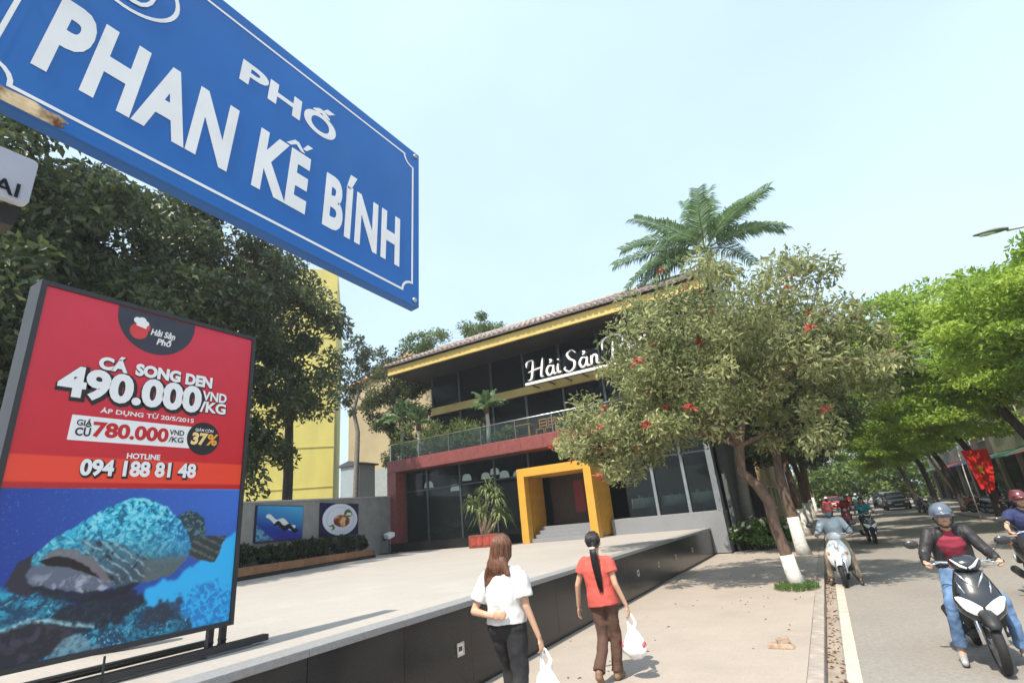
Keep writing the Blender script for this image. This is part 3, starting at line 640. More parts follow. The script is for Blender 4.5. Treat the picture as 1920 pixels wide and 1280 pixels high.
def grow(trunk, targets, r, base_r=.05):
    """limb tubes from the trunk to every clump, each starting at the nearest lower node"""
    nodes = [Vector(p[:3]) for p in trunk]; rad = [p[3] for p in trunk]; mb = MB()
    mb.tube([p[:3] for p in trunk], [p[3] for p in trunk], 10)
    o = Vector(trunk[-1][:3])
    for t in sorted([Vector(q) for q in targets], key=lambda q: (q - o).length):
        best = None; bd = 1e9
        for i, nd in enumerate(nodes):
            if rad[i] < .008: continue
            d = (nd - t).length + max(0, nd.z - t.z + .2) * 1.5 + (2.0 if i < len(trunk) - 2 and len(trunk) > 3 else 0)
            if d < bd: bd = d; best = i
        s = nodes[best]; d = (t - s).length; k = max(2, int(d / .9) + 1); rr = min(rad[best] * .72, base_r + d * .018)
        pts = [s]; rs = [rr]; perp = Vector(r.normal(size=3)) * d * .08
        for j in range(1, k + 1):
            f = j / k; p = s.lerp(t, f) + perp * math.sin(f * PI) + V(0, 0, d * .08 * math.sin(f * PI))
            pts.append(p); q = max(rr * (1 - .75 * f), .007); rs.append(q); nodes.append(p); rad.append(q)
        mb.tube(pts, rs, 6)
    return mb
M_bark = mat('bark_brown', (.13, .085, .06), rough=.95, var=.35, scale=14, bump=.8, bscale=30, stretch=(1, 1, .3))
M_barkd = mat('bark_dark', (.055, .045, .038), rough=.95, var=.35, scale=12, bump=.8, bscale=30)
M_lime = mat('lime_wash', (.62, .60, .55), rough=.9, var=.12, scale=10, bump=.4, dirt=.5, dirt_col=(.26, .21, .17), dscale=6)
def make_tree(name, label, base, trunk, ells, ncl, npc, cr, leaf, m, bark, seed, white=0., droop=0., group=None, flat=.7, nlimb=None, tint=None, inner=0):
    r = np.random.default_rng(seed); t = thing(name, label, 'tree', base, 0, group); bz = Vector(base)
    cl = clumps_in(ells, ncl, r); crr = r.uniform(cr[0], cr[1], ncl)
    P, D, idx = crown_points(cl, crr, npc, r, flat)
    D = D * .8 + r.normal(size=D.shape) * .7; D[:, 2] -= droop
    L = r.uniform(leaf[0] * .65, leaf[0] * 1.3, len(P)); W = L * leaf[1]
    ct = r.random(ncl) * .6; tn = np.clip(ct[idx] + r.random(len(P)) * .4, 0, 1)
    if tint: tn = tint(tn, r)
    leaves('crown', P, D, L, W, m, t, seed=seed, tint=tn)
    lim = cl if nlimb is None else cl[:nlimb]
    grow(trunk, lim, r).build('trunk', bark, t, fix=False)
    if white:
        pts = []; rs = []
        for p in trunk:
            pts.append(Vector(p[:3])); rs.append(p[3] * 1.06 + .006)
            if p[2] > white: break
        if len(pts) > 1:
            a, b = pts[-2], pts[-1]; f = (white - a.z) / max(b.z - a.z, 1e-3); pts[-1] = a.lerp(b, f); rs[-1] = rs[-2] + (rs[-1] - rs[-2]) * f
            MB().tube(pts, rs, 12).build('painted_base', M_lime, t)
    return t, cl, crr
# --- flowering street tree (leaning, lime-washed foot)
M_olive = leafmat('olive_leaf', (.12, .155, .05), (.52, .53, .25), .48)
FB = (-.98, 13.2, 0)
trk = [(.06, 0, -.02, .17), (0, 0, .25, .135), (-.05, 0, .75, .12), (-.12, 0, 1.2, .115), (-.12, -.02, 1.7, .11), (-.28, -.05, 2.1, .11), (-.52, -.08, 2.42, .10), (-.45, 0, 3.0, .09), (-.2, .1, 3.8, .08)]
ellsF = [((-.25, -.2, 5.5), (2.55, 2.9, 2.15)), ((-3.2, -.4, 3.75), (1.75, 1.8, 1.05)), ((-1.6, -.3, 4.1), (1.6, 2.1, 1.2)), ((-2.5, -.2, 5.3), (.95, 1.2, .95)), ((-3.6, -.3, 3.5), (1.5, 1.4, .8)), ((1.4, .2, 4.7), (1.6, 1.7, 1.5)), ((2.2, .1, 6.3), (.6, .8, .6)), ((2.6, 0, 4.2), (.7, 1.2, .8)), ((.9, .1, 3.3), (.9, 1.2, .8))]
ft, fcl, fcr = make_tree('flowering_tree', 'leaning street tree with lime-washed foot, olive leaves and red blossoms', FB, trk, ellsF, 235, 145, (.34, .66), (.155, .36), M_olive, M_bark, 21, white=.62, droop=.25, flat=.8,
    tint=lambda t, r: np.clip(t * .75 + (r.random(len(t)) > .88) * .5, 0, 1))
fm = MB()
for k in range(22):
    a = rnd.uniform(0, 2 * PI); e = rnd.uniform(-.3, 1.4); d = V(math.cos(a) * math.cos(e), math.sin(a) * math.cos(e), math.sin(e)); L_ = rnd.uniform(.07, .17); s = d.orthogonal().normalized() * .018; d = d + V(rnd.uniform(-.3, .3), rnd.uniform(-.3, .3), -.1)
    fm.add([(0, 0, 0), d * L_ * .55 + s, d * L_ + V(0, 0, -.03), d * L_ * .55 - s], [(0, 1, 2, 3)])
fme = fm.mesh('flower', mat('red_petal', (.46, .075, .055), rough=.7, var=.4, scale=20))
rr = np.random.default_rng(5)
for k in range(54):
    i = rr.integers(len(fcl)); c = fcl[i]; d = c - np.array((-.3, 0, 4.9)); d /= np.linalg.norm(d)
    d = d + np.array((0, -.7, .2)); d /= np.linalg.norm(d); p = c + d * fcr[i] * rr.uniform(.85, 1.1)
    o = link('flower', fme, ft, p, (rr.uniform(-.6, .6), rr.uniform(-.6, .6), rr.uniform(0, 6))); o.scale = [rr.uniform(1.0, 1.4)] * 3
# --- second street tree behind it and further ones down the left pavement
M_dkleaf = leafmat('dark_green_leaf', (.028, .05, .018), (.12, .16, .06), .3)
trk2 = [(.04, 0, -.02, .22), (0, 0, .3, .18), (-.03, 0, 1.2, .16), (-.1, 0, 2.4, .15), (0, .1, 3.6, .12), (.1, .1, 4.6, .1)]
ells2 = [((0, 0, 6.0), (2.6, 2.8, 2.0)), ((1.0, .5, 4.4), (1.8, 2, 1.1)), ((-1.2, .3, 4.6), (1.4, 1.8, 1.1))]
t2, _, _ = make_tree('street_tree', 'upright street tree with white lime-washed foot just behind the flowering tree', (-1.05, 20.0, 0), trk2, ells2, 120, 230, (.5, .9), (.2, .38), M_dkleaf, M_bark, 31, white=1.15, group='street trees on the near pavement')
for k, (y, s, a, lb) in enumerate(((29, 1.05, 1.1, 'second street tree past the flowering tree on the near pavement'), (38.5, 1.15, 2.3, 'third street tree past the flowering tree on the near pavement'), (49, 1.2, 3.9, 'fourth street tree past the flowering tree on the near pavement'), (62, 1.3, 5.0, 'farthest street tree on the near pavement'))):
    c = copy_tree(t2); c.location = (-1.2, y, 0); c.rotation_euler = (0, 0, a); c.scale = (s, s, s); c['label'] = lb
# --- bright green trees on the far pavement, crowns over the road
M_bright = leafmat('bright_green_leaf', (.18, .30, .03), (.52, .66, .12), .6)
trk3 = [(0, 0, -.02, .26), (0, 0, .4, .21), (-.1, -.1, 1.6, .18), (-.35, -.2, 3.0, .16), (-.8, -.2, 4.2, .14), (-1.4, -.3, 5.2, .12)]
ells3 = [((-1.7, 0, 7.3), (3.8, 3.8, 1.9)), ((-4.7, -.6, 6.1), (2.2, 2.6, 1.7)), ((.8, .4, 7.6), (2.6, 3, 1.6)), ((-1.2, -1.0, 4.6), (2.8, 2.4, 1.0)), ((-2.6, .6, 3.9), (1.8, 2.0, .8))]
t3, _, _ = make_tree('green_tree', 'spreading bright green tree on the far pavement, nearest of its row', (6.95, 25.0, 0), trk3, ells3, 230, 240, (.5, 1.0), (.2, .42), M_bright, M_barkd, 41, group='bright green trees on the far pavement', flat=.42, droop=.15)
for k, (x, y, s, a, lb) in enumerate(((9.7, 19.2, .95, .3, 'bright green tree at the right edge whose trunk is out of frame'), (7.0, 34, .95, .25, 'second bright green tree along the far pavement'), (7.1, 42, 1.0, -.35, 'third bright green tree along the far pavement'), (7.2, 52, 1.05, .5, 'fourth bright green tree along the far pavement'), (7.4, 64, 1.1, -.2, 'farthest bright green tree on the far pavement'))):
    c = copy_tree(t3); c.location = (x, y, 0); c.rotation_euler = (0, 0, a); c.scale = (s, s, s * (1.0 if k else .95)); c['label'] = lb
# far wood closing the street
r_ = np.random.default_rng(77)
cl = np.concatenate([np.stack([r_.uniform(-30, 45, 200), r_.uniform(84, 118, 200), r_.uniform(.6, 13, 200)], 1), np.stack([r_.uniform(-9, 14, 60), r_.uniform(80, 90, 60), r_.uniform(.3, 5, 60)], 1)])
P, D, ix = crown_points(cl, r_.uniform(1.2, 2.6, 260), 190, r_)
M_midg = leafmat('mid_green_leaf', (.06, .11, .02), (.20, .28, .06), .4)
fw = leaves('distant_trees', P, D + r_.normal(size=D.shape), r_.uniform(.35, .7, len(P)), r_.uniform(.2, .4, len(P)), M_midg, None, seed=7); tag(fw, 'mass of green trees closing the far end of the street', 'trees', kind='stuff')
# --- big dark trees on the left
M_deep = leafmat('deep_green_leaf', (.024, .046, .015), (.16, .20, .07), .32, .4)
def dktint(t, r): return np.clip(t * .7 + (r.random(len(t)) > .93) * .6, 0, 1)
make_tree('dark_tree', 'large dark evergreen tree behind the grey wall, in front of the yellow building', (-22.6, 17.2, 0),
    [(0, 0, 0, .3), (0, 0, 2, .26), (.1, -.1, 5, .24), (.2, -.3, 8, .2), (.3, -.6, 10, .16)],
    [((.8, -1.6, 11.2), (3.2, 3.0, 4.4)), ((1.6, -5.0, 5.8), (1.8, 1.4, 2.2)), ((1.3, -2.4, 7.0), (1.5, 1.5, 2.4)), ((2.4, -.8, 12.8), (1.6, 1.6, 2.0)), ((1.0, -4.8, 9.0), (3.0, 2.6, 5.2)), ((1.5, -3.5, 14.5), (2.6, 2.6, 2.0))], 175, 170, (.6, 1.05), (.27, .45), M_deep, M_barkd, 51, droop=.35, tint=dktint, nlimb=90)
make_tree('dark_tree', 'large dark evergreen tree directly behind the billboard', (-21.8, 8.5, 0),
    [(0, 0, 0, .35), (0, 0, 2.5, .3), (.2, 0, 5, .26), (.6, .2, 8, .2), (.8, .3, 10, .16)],
    [((2.2, 0, 10.6), (3.8, 4.0, 5.4)), ((2.2, 1.5, 5.5), (2.6, 3.4, 2.3)), ((3.0, -1.5, 9), (3.0, 3.2, 5)), ((2.0, 2.5, 14), (3, 3, 2.2))], 240, 190, (.6, 1.1), (.27, .45), M_deep, M_barkd, 52, droop=.35, tint=dktint, nlimb=90)
make_tree('dark_tree', 'dark evergreen tree at the left edge behind the small white sign', (-18.5, 2.2, 0),
    [(0, 0, 0, .35), (0, 0, 2.5, .3), (.2, 0, 5, .26), (.6, .2, 8, .2)],
    [((.5, .5, 10.2), (3.6, 3.8, 5.4)), ((.5, .5, 5), (3.2, 3.2, 2.2)), ((2.2, 2.2, 9.0), (2.6, 2.6, 5))], 210, 170, (.6, 1.1), (.27, .45), M_deep, M_barkd, 53, droop=.35, tint=dktint, nlimb=70)
# --- trees between the yellow building and the restaurant
M_sparse = leafmat('grey_green_leaf', (.03, .05, .025), (.12, .15, .07), .3)
make_tree('bare_tree', 'thin half-bare tree with grey branches left of the restaurant roof', (-26.2, 25.0, 0),
    [(0, 0, 0, .2), (0, 0, 3, .19), (.1, 0, 6, .17), (.2, 0, 8.5, .15), (-.2, 0, 10, .12), (.3, 0, 11.5, .1)],
    [((1.0, 0, 13.3), (2.9, 2.2, 1.5)), ((-.6, 0, 11.0), (1.8, 1.5, 1.6)), ((2.8, 0, 12.6), (2.2, 1.6, 1.4))], 46, 62, (.35, .8), (.26, .5), M_sparse, mat('bark_grey', (.16, .14, .125), rough=.95, var=.3, bump=.5), 61)
make_tree('courtyard_tree', 'small bushy tree at the left corner of the restaurant', (-22.3, 24.2, 0),
    [(0, 0, 0, .2), (.05, 0, 3, .17), (0, 0, 5.5, .15), (.1, 0, 7.5, .12)],
    [((.1, 0, 9.2), (1.6, 1.5, 3.0)), ((.5, .3, 6.4), (1.3, 1.3, 1.6)), ((1.2, .6, 11.2), (1.6, 1.3, 1.5)), ((2.0, 1.0, 8.6), (.9, 1.0, 2.0))], 95, 190, (.45, .8), (.2, .42), leafmat('courtyard_leaf', (.025, .042, .013), (.12, .15, .045), .3), M_barkd, 62, nlimb=40)
make_tree('roof_height_tree', 'light green tree rising behind the left end of the restaurant roof', (-22.2, 34.5, 0),
    [(0, 0, 0, .25), (0, 0, 6, .2), (.2, 0, 12, .14), (.2, 0, 15, .1)],
    [((.4, 0, 17.4), (2.0, 1.8, 1.1)), ((-3.6, -2, 16.6), (2.0, 1.6, 1.4))], 40, 150, (.5, .9), (.24, .42), M_midg, M_barkd, 63)
# --- palms
M_palm = leafmat('palm_leaflet', (.06, .125, .045), (.24, .34, .15), .4, .38)
def frond_mesh(name, L, arch, wid, seed, nl=62, m=M_palm, hang=.4):
    r = np.random.default_rng(seed); vs = []; fs = []; tn = []
    def at(f):   # rachis lies along +x and arches down
        a = arch * f; return V(L * (f - .12 * arch * f * f), 0, L * (.34 * f - .42 * arch * f * f))
    pts = [at(i / 10.) for i in range(11)]; mb = MB(); mb.tube(pts, [.045 * (1 - .85 * i / 10.) for i in range(11)], 5)
    vs = list(mb.v); fs = list(mb.f); tn = [.9] * len(vs)
    for i in range(nl):
        f = .14 + .86 * (i + .5) / nl; p = at(f); tg = (at(min(f + .02, 1.0)) - at(f - .02)).normalized()
        ll = wid * math.sin(min(1, .25 + f * 1.05) * PI * .86) * r.uniform(.85, 1.1) + .12
        for s in (-1, 1):
            d = (V(0, s, 0) * .85 + tg * .6 + V(0, 0, r.uniform(-.05, .35))).normalized()
            mid = p + d * ll * .55; tip = p + d * ll * .9 + V(0, 0, -hang * ll * r.uniform(.6, 1.3)); w_ = tg * (.035 if L < 2 else .042)
            b = len(vs); vs += [p - w_ * .6, p + w_ * .6, mid + w_, mid - w_, tip]; fs += [(b, b + 1, b + 2, b + 3), (b + 3, b + 2, b + 4)]; q = r.random() * .8; tn += [q] * 5
    me = bpy.data.meshes.new(name); me.from_pydata([tuple(v) for v in vs], [], fs); a = me.attributes.new('tint', 'FLOAT', 'POINT'); a.data.foreach_set('value', tn); me.materials.append(m); return me
pt = thing('royal_palm', 'tall royal palm rising behind the flowering tree', 'palm', (-3.1, 24.9, 0))
tp = [(0, 0, 0, .26), (.1, 0, 2, .24), (.35, 0, 5, .23), (.6, 0, 8, .19), (.85, 0, 11.8, .16)]
MB().tube([p[:3] for p in tp], [p[3] for p in tp], 14).build('trunk', mat('palm_grey', (.28, .26, .23), rough=.9, var=.2, stretch=(1, 1, 8), bump=.3), pt)
MB().tube([(.85, 0, 11.8), (.9, 0, 12.7), (.94, 0, 13.6)], [.17, .15, .06], 12).build('crownshaft', mat('palm_green_shaft', (.10, .17, .05), rough=.5), pt)
fr = [frond_mesh('frond', 5.0, .75, 1.2, 1), frond_mesh('frond', 4.8, 1.05, 1.15, 2), frond_mesh('frond', 4.9, .40, 1.15, 3)]
for k, (az, el, v, s) in enumerate(((70, 66, 2, 1.05), (178, 40, 1, 1.05), (196, 2, 1, 1.0), (150, 25, 0, .9), (8, 46, 0, .95), (-20, 10, 1, .9), (110, 70, 2, .9), (40, 48, 0, 1.0), (230, 30, 0, .9), (280, 40, 1, .9), (320, 28, 1, .9), (95, 35, 1, .95), (60, 20, 1, .9), (255, 10, 1, .85), (185, 18, 0, 1.0), (205, -14, 1, .95), (165, 48, 2, .9), (25, 28, 1, .95), (85, 50, 2, 1.0), (172, 8, 1, .9))):
    o = link('frond', fr[v], pt, (.93, 0, 13.6)); o.rotation_euler = (0, -math.radians(el - 12), math.radians(az)); o.scale = (s, s, s)
# terrace palms
fs_ = [frond_mesh('frond', 1.15, .9, .34, 11, 22), frond_mesh('frond', 1.05, .6, .32, 12, 22)]
def small_palm(loc, h, lb, n=13, s=1., seed=0):
    r = random.Random(seed); t = thing('terrace_palm', lb, 'palm', loc, 0, 'small palms on the terrace')
    MB().tube([(0, 0, 0), (.03, 0, h * .5), (0, 0, h)], [.13, .11, .09], 10).build('trunk', mat('pale_palm_trunk', (.48, .44, .38), rough=.9, var=.2, stretch=(1, 1, 6)), t)
    MB().lathe([(.05, h - .5), (.15, h - .3), (.13, h - .05), (.05, h + .1)], 10).build('fibre_collar', mat('palm_fibre', (.13, .08, .04), rough=1, var=.4, scale=20), t)
    for k in range(n):
        o = link('frond', fs_[k % 2], t, (0, 0, h)); o.rotation_euler = (0, -math.radians(r.uniform(-15, 70)), 2.4 * k + r.uniform(-.2, .2)); q = s * r.uniform(.85, 1.1); o.scale = (q, q, q)
small_palm((-13.95, 22.25, 5.58), 2.0, 'small terrace palm with white trunk above the red fascia', seed=3)
small_palm((-18.6, 22.4, 5.58), 1.9, 'small terrace palm near the left end of the red fascia', seed=4)
small_palm((-20.9, 23.6, 0), 8.3, 'taller palm at the left corner beside the terrace', s=1.3, seed=5)
# terrace shrubs, hedge, bush: leaf clumps with stems
def shrub(name, lb, base, size, n, leaf, m, seed, group=None, cat='shrub', up=.6, npc=60):
    r = np.random.default_rng(seed); t = thing(name, lb, cat, base, 0, group)
    cl = np.stack([r.uniform(-size[0], size[0], n), r.uniform(-size[1], size[1], n), r.uniform(size[2] * .25, size[2], n)], 1)
    P, D, ix = crown_points(cl, r.uniform(size[2] * .2, size[2] * .38, n), npc, r); P[:, 2] = np.maximum(P[:, 2], .03)
    D[:, 2] += up; L = r.uniform(leaf[0] * .7, leaf[0] * 1.3, len(P)); leaves('foliage', P, D, L, L * leaf[1], m, t, seed=seed)
    mb = MB()
    for c in cl: mb.tube([(c[0] * .7, c[1] * .7, 0), (c[0] * .9, c[1] * .9, c[2] * .6), tuple(c)], [.012, .009, .005], 5)
    mb.build('stem', M_barkd, t, fix=False); return t
M_hedge = leafmat('hedge_leaf', (.012, .024, .010), (.06, .085, .035), .25)
M_bush = leafmat('bush_leaf', (.05, .11, .02), (.20, .32, .08), .4)
hl = ['leftmost', 'second', 'third', 'fourth', 'fifth', 'sixth', 'rightmost']
for k in range(7):
    p = GW @ Vector((-.6 + k * 1.18, PZ + .30, .55)); o = shrub('hedge_shrub', 'dark green shrub in the planter under the wall pictures, %s of seven' % hl[k], p, (.55, .35, .62), 18, (.16, .4), M_hedge, 200 + k, 'shrubs in the planter'); o.rotation_euler = (0, 0, math.atan2(gd.y, gd.x))
for k, x in enumerate((-19.5, -17.7, -16.6, -15.5, -14.9, -13.0)):
    shrub('terrace_shrub', 'loose green shrub behind the terrace glass, %s from the left' % ['first', 'second', 'third', 'fourth', 'fifth', 'sixth'][k], (x, 22.25, 5.58), (.5, .25, [1.9, 1.7, 1.3, 1.6, 1.2, .7][k]), 13, (.2, .3), leafmat('terrace_leaf', (.06, .10, .03), (.28, .34, .10), .4), 230 + k, 'shrubs along the terrace', npc=40)
bu = shrub('flowering_bush', 'low green bush with white flowers at the end of the black wall', (-2.55, 23.2, 0), (.95, .9, .95), 44, (.2, .45), M_bush, 250)
wf = MB()
for k in range(7):
    a = 2 * PI * k / 7; wf.add([(0, 0, 0), (math.cos(a - .35) * .08, math.sin(a - .35) * .08, .03), (math.cos(a) * .12, math.sin(a) * .12, .05), (math.cos(a + .35) * .08, math.sin(a + .35) * .08, .03)], [(0, 1, 2, 3)])
wme = wf.mesh('flower', mat('white_petal', (.75, .74, .66), rough=.6))
for k in range(14):
    o = link('flower', wme, bu, (rnd.uniform(-1.0, .9), rnd.uniform(-1.1, -.2), rnd.uniform(.7, 1.2)), (rnd.uniform(.2, 1.2), rnd.uniform(-.5, .5), rnd.uniform(0, 6)))
# grass tuft and soil at the flowering tree's foot
def grass(name, lb, cx, cy, rx, ry, n, h, seed):
    r = np.random.default_rng(seed); a = r.uniform(0, 2 * PI, n); q = np.sqrt(r.random(n)); P = np.stack([cx + rx * q * np.cos(a), cy + ry * q * np.sin(a), np.full(n, h * .4)], 1)
    D = r.normal(size=(n, 3)) * .5; D[:, 2] = 1; o = leaves(name, P, D, r.uniform(h * .6, h * 1.2, n), np.full(n, .012), M_bush, None, seed=seed); return tag(o, lb, 'grass', kind='stuff')
grass('grass_tuft', 'green grass growing round the foot of the flowering tree', -.95, 12.95, .42, .5, 900, .14, 301)
tag(MB().lathe([(.46, .002), (.44, .02), (.1, .03)], 20, (-.95, 13.1, 0)).build('tree_pit', mat('pale_pit_stone', (.36, .31, .26), rough=.9, var=.25, scale=8, bump=.5)), kind='structure')
# potted dracaena in front of the portal
po = thing('potted_plant', 'tall potted plant with arching leaves in a red planter by the portal', 'potted plant', (-13.1, 20.1, PZ))
pot = B(-.75, .75, -.3, .3, .0, .52).build('planter', mat('red_brown_planter', (.20, .045, .03), rough=.6, var=.3, scale=6), po, .02)
for x in (-.5, -.17, .17, .5): B(x - .13, x + .13, -.318, -.301, .1, .42).build('tile', mat('red_tile', (.33, .06, .04), rough=.4, var=.3), pot)
B(-.7, .7, -.25, .25, .521, .535).build('soil', M_soil, po)
stm = MB(); heads = []
for (bx, tx, tz) in ((-.1, .25, 2.35), (-.2, -.55, 1.75), (0, .6, 1.9), (-.15, -.1, 1.3), (.1, .8, 1.2)):
    stm.tube([(bx, 0, .5), (bx * .5 + tx * .5, rnd.uniform(-.1, .1), .5 + (tz - .5) * .55), (tx, rnd.uniform(-.15, .15), tz)], [.085, .06, .035], 8); heads.append((tx, 0, tz))
stm.build('stem', mat('pale_stem', (.32, .24, .17), rough=.9, var=.25), po)
lf = MB(); r = random.Random(9); tl = []
for h in heads:
    for k in range(75):
        a = r.uniform(0, 2 * PI); e = r.uniform(-.4, 1.3); L = r.uniform(.55, 1.0); d = V(math.cos(a) * math.cos(e), math.sin(a) * math.cos(e), math.sin(e)); s = d.cross(V(0, 0, 1)).normalized() * .03
        p0 = Vector(h) + V(0, 0, r.uniform(-.15, .15)); p1 = p0 + d * L * .55; p2 = p0 + d * L * .85 + V(0, 0, -L * .38)
        lf.add([p0 - s * .5, p0 + s * .5, p1 + s, p1 - s, p2], [(0, 1, 2, 3), (3, 2, 4)]); tl += [r.random()] * 5
lo = lf.build('foliage', leafmat('dracaena_leaf', (.07, .11, .03), (.26, .31, .11), .3), po, fix=False); at = lo.data.attributes.new('tint', 'FLOAT', 'POINT'); at.data.foreach_set('value', tl)
# ================================================================ SIGNS
M_sblue = mat('sign_blue_enamel', lin(6, 92, 168), rough=.36, var=.08, scale=5, dirt=.3, dirt_col=lin(44, 108, 160), dscale=7)
M_swht = mat('sign_white', (.78, .78, .77), rough=.5, var=.04, scale=20)
su = Vector((.1019, .9895, -.1024)); sv = Vector((-.0518, .1080, .9928)); sn = Vector((.9934, -.0958, .0623)); sBR = Vector((-.6176, .7561, 2.2094))
SS = thing('street_sign', 'blue enamel street name sign with white lettering reading PHAN KẾ BÍNH', 'street sign', sBR)
SM = frame((0, 0, 0), su, sv, sn); pr = lambda x, y, d: SM @ Vector((x, y, d))
SW = .70
mm = MB(); mm.prism([(-SW, 0), (0, 0), (0, .42), (-SW, .42)], pr, -.004, 0); mm.build('panel', M_sblue, SS)
mm = MB()
for a in ((-SW, .0, -.02, -.0045), ): mm.prism([(-SW, .0), (0, 0), (0, .006), (-SW, .006)], pr, -.022, -.0045); mm.prism([(-SW, .414), (0, .414), (0, .42), (-SW, .42)], pr, -.022, -.0045)
mm.build('rim', M_sblue, SS)
def line_loop(name, pts, wd, d, m, parent):
    n = len(pts); mb = MB(); I = []; O = []
    for i in range(n):
        p = Vector(pts[i]); t0 = (p - Vector(pts[i - 1])).normalized(); t1 = (Vector(pts[(i + 1) % n]) - p).normalized(); t = (t0 + t1).normalized(); nn_ = Vector((-t.y, t.x)); k = wd / 2 / max(.5, abs(Vector((-t0.y, t0.x)).dot(nn_)))
        I.append(pr(*(p + nn_ * k), d)); O.append(pr(*(p - nn_ * k), d))
    mb.add(O + I, [(i, (i + 1) % n, n + (i + 1) % n, n + i) for i in range(n)])
    return mb.build(name, m, parent, fix=False)
x0, x1, y0, y1, nr = -.665, -.020, .024, .392, .026
pts = []
for (cx, cy, a0) in ((x1, y0, 180), (x1, y1, 270), (x0, y1, 360), (x0, y0, 450)):
    for k in range(6):
        a = math.radians(a0 - 18 * k); pts.append((cx + nr * math.cos(a), cy + nr * math.sin(a)))
line_loop('border_line', pts, .005, .0008, M_swht, SS)
text('PHAN', SM, -.629, .077, .224, .118, .0006, M_swht, SS, offset=.042, thick=.0003, space=1.10)
text('KE', SM, -.360, .078, .088, .113, .0006, M_swht, SS, offset=.042, thick=.0003, space=1.10)
for q in ([(-.318, .202), (-.310, .202), (-.300, .211), (-.290, .202), (-.282, .202), (-.296, .219), (-.304, .219)], [(-.287, .210), (-.280, .210), (-.268, .226), (-.279, .226)]):
    mm = MB(); mm.prism(q, pr, .0006, .0009); mm.build('accent', M_swht, SS)
text('BÍNH', SM, -.232, .078, .174, .109, .0006, M_swht, SS, offset=.040, thick=.0003, space=1.12)
text('PHỐ', SM, -.410, .272, .182, .046, .0006, M_swht, SS, offset=.032, thick=.0003)
# district roundel
cx, cy = -.578, .315
for R_, wd in ((.060, .006),):
    line_loop('roundel_ring', [(cx + R_ * math.cos(2 * PI * k / 40), cy + R_ * math.sin(2 * PI * k / 40)) for k in range(40)], wd, .0008, M_swht, SS)
text('D', SM, cx - .008, cy - .045, .04, .075, .0010, M_swht, SS, offset=-.01)
mm = MB(); mm.add([pr(-.70, .0, .0006), pr(-.592, .0, .0006), pr(-.583, .004, .0006), pr(-.588, .009, .0006), pr(-.581, .013, .0006), pr(-.592, .018, .0006), pr(-.604, .0165, .0006), pr(-.615, .020, .0006), pr(-.64, .0185, .0006), pr(-.66, .0195, .0006), pr(-.70, .018, .0006)], [tuple(range(11))])
mr_ = mat('rust', (.62, .47, .28), rough=.9, var=.4, scale=40, dirt=1.6, dirt_col=(.13, .045, .015), dscale=38); mm.build('rust_patch', mr_, SS, fix=False)
pole0 = pr(-.735, .2, -.03)
mm = MB(); mm.tube([(pole0.x, pole0.y, -sBR.z), (pole0.x, pole0.y, .46)], .03, 12); mm.build('pole', mat('galvanised', (.4, .41, .42), rough=.45, metal=.8), SS)
for yy in (.08, .34): mm = MB(); mm.prism([(-.78, yy), (-.66, yy), (-.66, yy + .03), (-.78, yy + .03)], pr, -.03, -.005); mm.build('bracket', mat('galvanised', (.4, .4, .4)), SS)
for (bx, by) in ((-.69, .21), (-.012, .012), (-.012, .408)):
    mm = MB(); mm.lathe([(.006, 0), (.006, .002), (.003, .0035)], 12); mm.v = [tuple(pr(bx + a, by + b_, c_)) for a, b_, c_ in mm.v]; mm.build('bolt', mat('galvanised', (.4, .4, .4)), SS)
# small white plate below it
WS = thing('white_plate_sign', 'small white sign plate ending in the letters AI at the left edge', 'sign', (-1.0, .215, 2.3))
wp = lambda x, y, d: Vector((d, x, y))
def rrect(x0, x1, y0, y1, r, n=4):
    q = []
    for (cx, cy, a0) in ((x1 - r, y0 + r, -90), (x1 - r, y1 - r, 0), (x0 + r, y1 - r, 90), (x0 + r, y0 + r, 180)):
        for k in range(n + 1): a = math.radians(a0 + 90 * k / n); q.append((cx + r * math.cos(a), cy + r * math.sin(a)))
    return q
mm = MB(); mm.prism(rrect(-.35, .029, .036, .122, .008), wp, -.012, 0); mm.build('plate', mat('white_plate', (.72, .73, .75), rough=.4), WS)
mm = MB(); mm.prism([(-.35, .0), (.022, .0), (.026, .034), (-.35, .034)], wp, -.05, -.014); mm.build('back_rail', mat('dark_bracket', (.05, .045, .04), rough=.6), WS)
text('GIAI', frame((0, 0, 0), (0, 1, 0), (0, 0, 1), (1, 0, 0)), -.052, .0435, .066, .024, .0006, mat('black_ink', (.015, .015, .015), rough=.6), WS, offset=.012)
mm = MB(); mm.tube([(-.03, -.30, -2.3), (-.03, -.30, .2)], .028, 12); mm.build('pole', mat('galvanised', (.4, .4, .4)), WS)

# ---------------------------------------------------------------- billboard
BO = Vector((-5.0, 1.45, 1.18)); BWd, BH = 1.80, 2.75
BD = thing('billboard', 'red and blue restaurant billboard with fish photo and prices on a black frame', 'billboard', (BO.x, BO.y, PZ))
BM = Matrix.Translation((0, 0, BO.z - PZ)) @ frame((0, 0, 0), (0, 1, 0), (0, 0, 1), (1, 0, 0)); bp = lambda x, y, d: BM @ Vector((x, y, d))
M_bframe = mat('billboard_frame', (.025, .025, .027), rough=.5, var=.15)
mm = MB(); mm.prism([(-.03, -.03), (BWd + .03, -.03), (BWd + .03, BH + .03), (-.03, BH + .03)], bp, -.20, -.006); mm.build('box', mat('billboard_side_grey', (.23, .23, .22), rough=.6, var=.15, scale=5), BD)
mm = MB()
for a in ((-.04, BWd + .04, -.04, .0), (-.04, BWd + .04, BH, BH + .04), (-.04, .0, .0, BH), (BWd, BWd + .04, 0, BH)): mm.prism([(a[0], a[2]), (a[1], a[2]), (a[1], a[3]), (a[0], a[3])], bp, -.21, .014)
mm.build('edge_frame', M_bframe, BD)
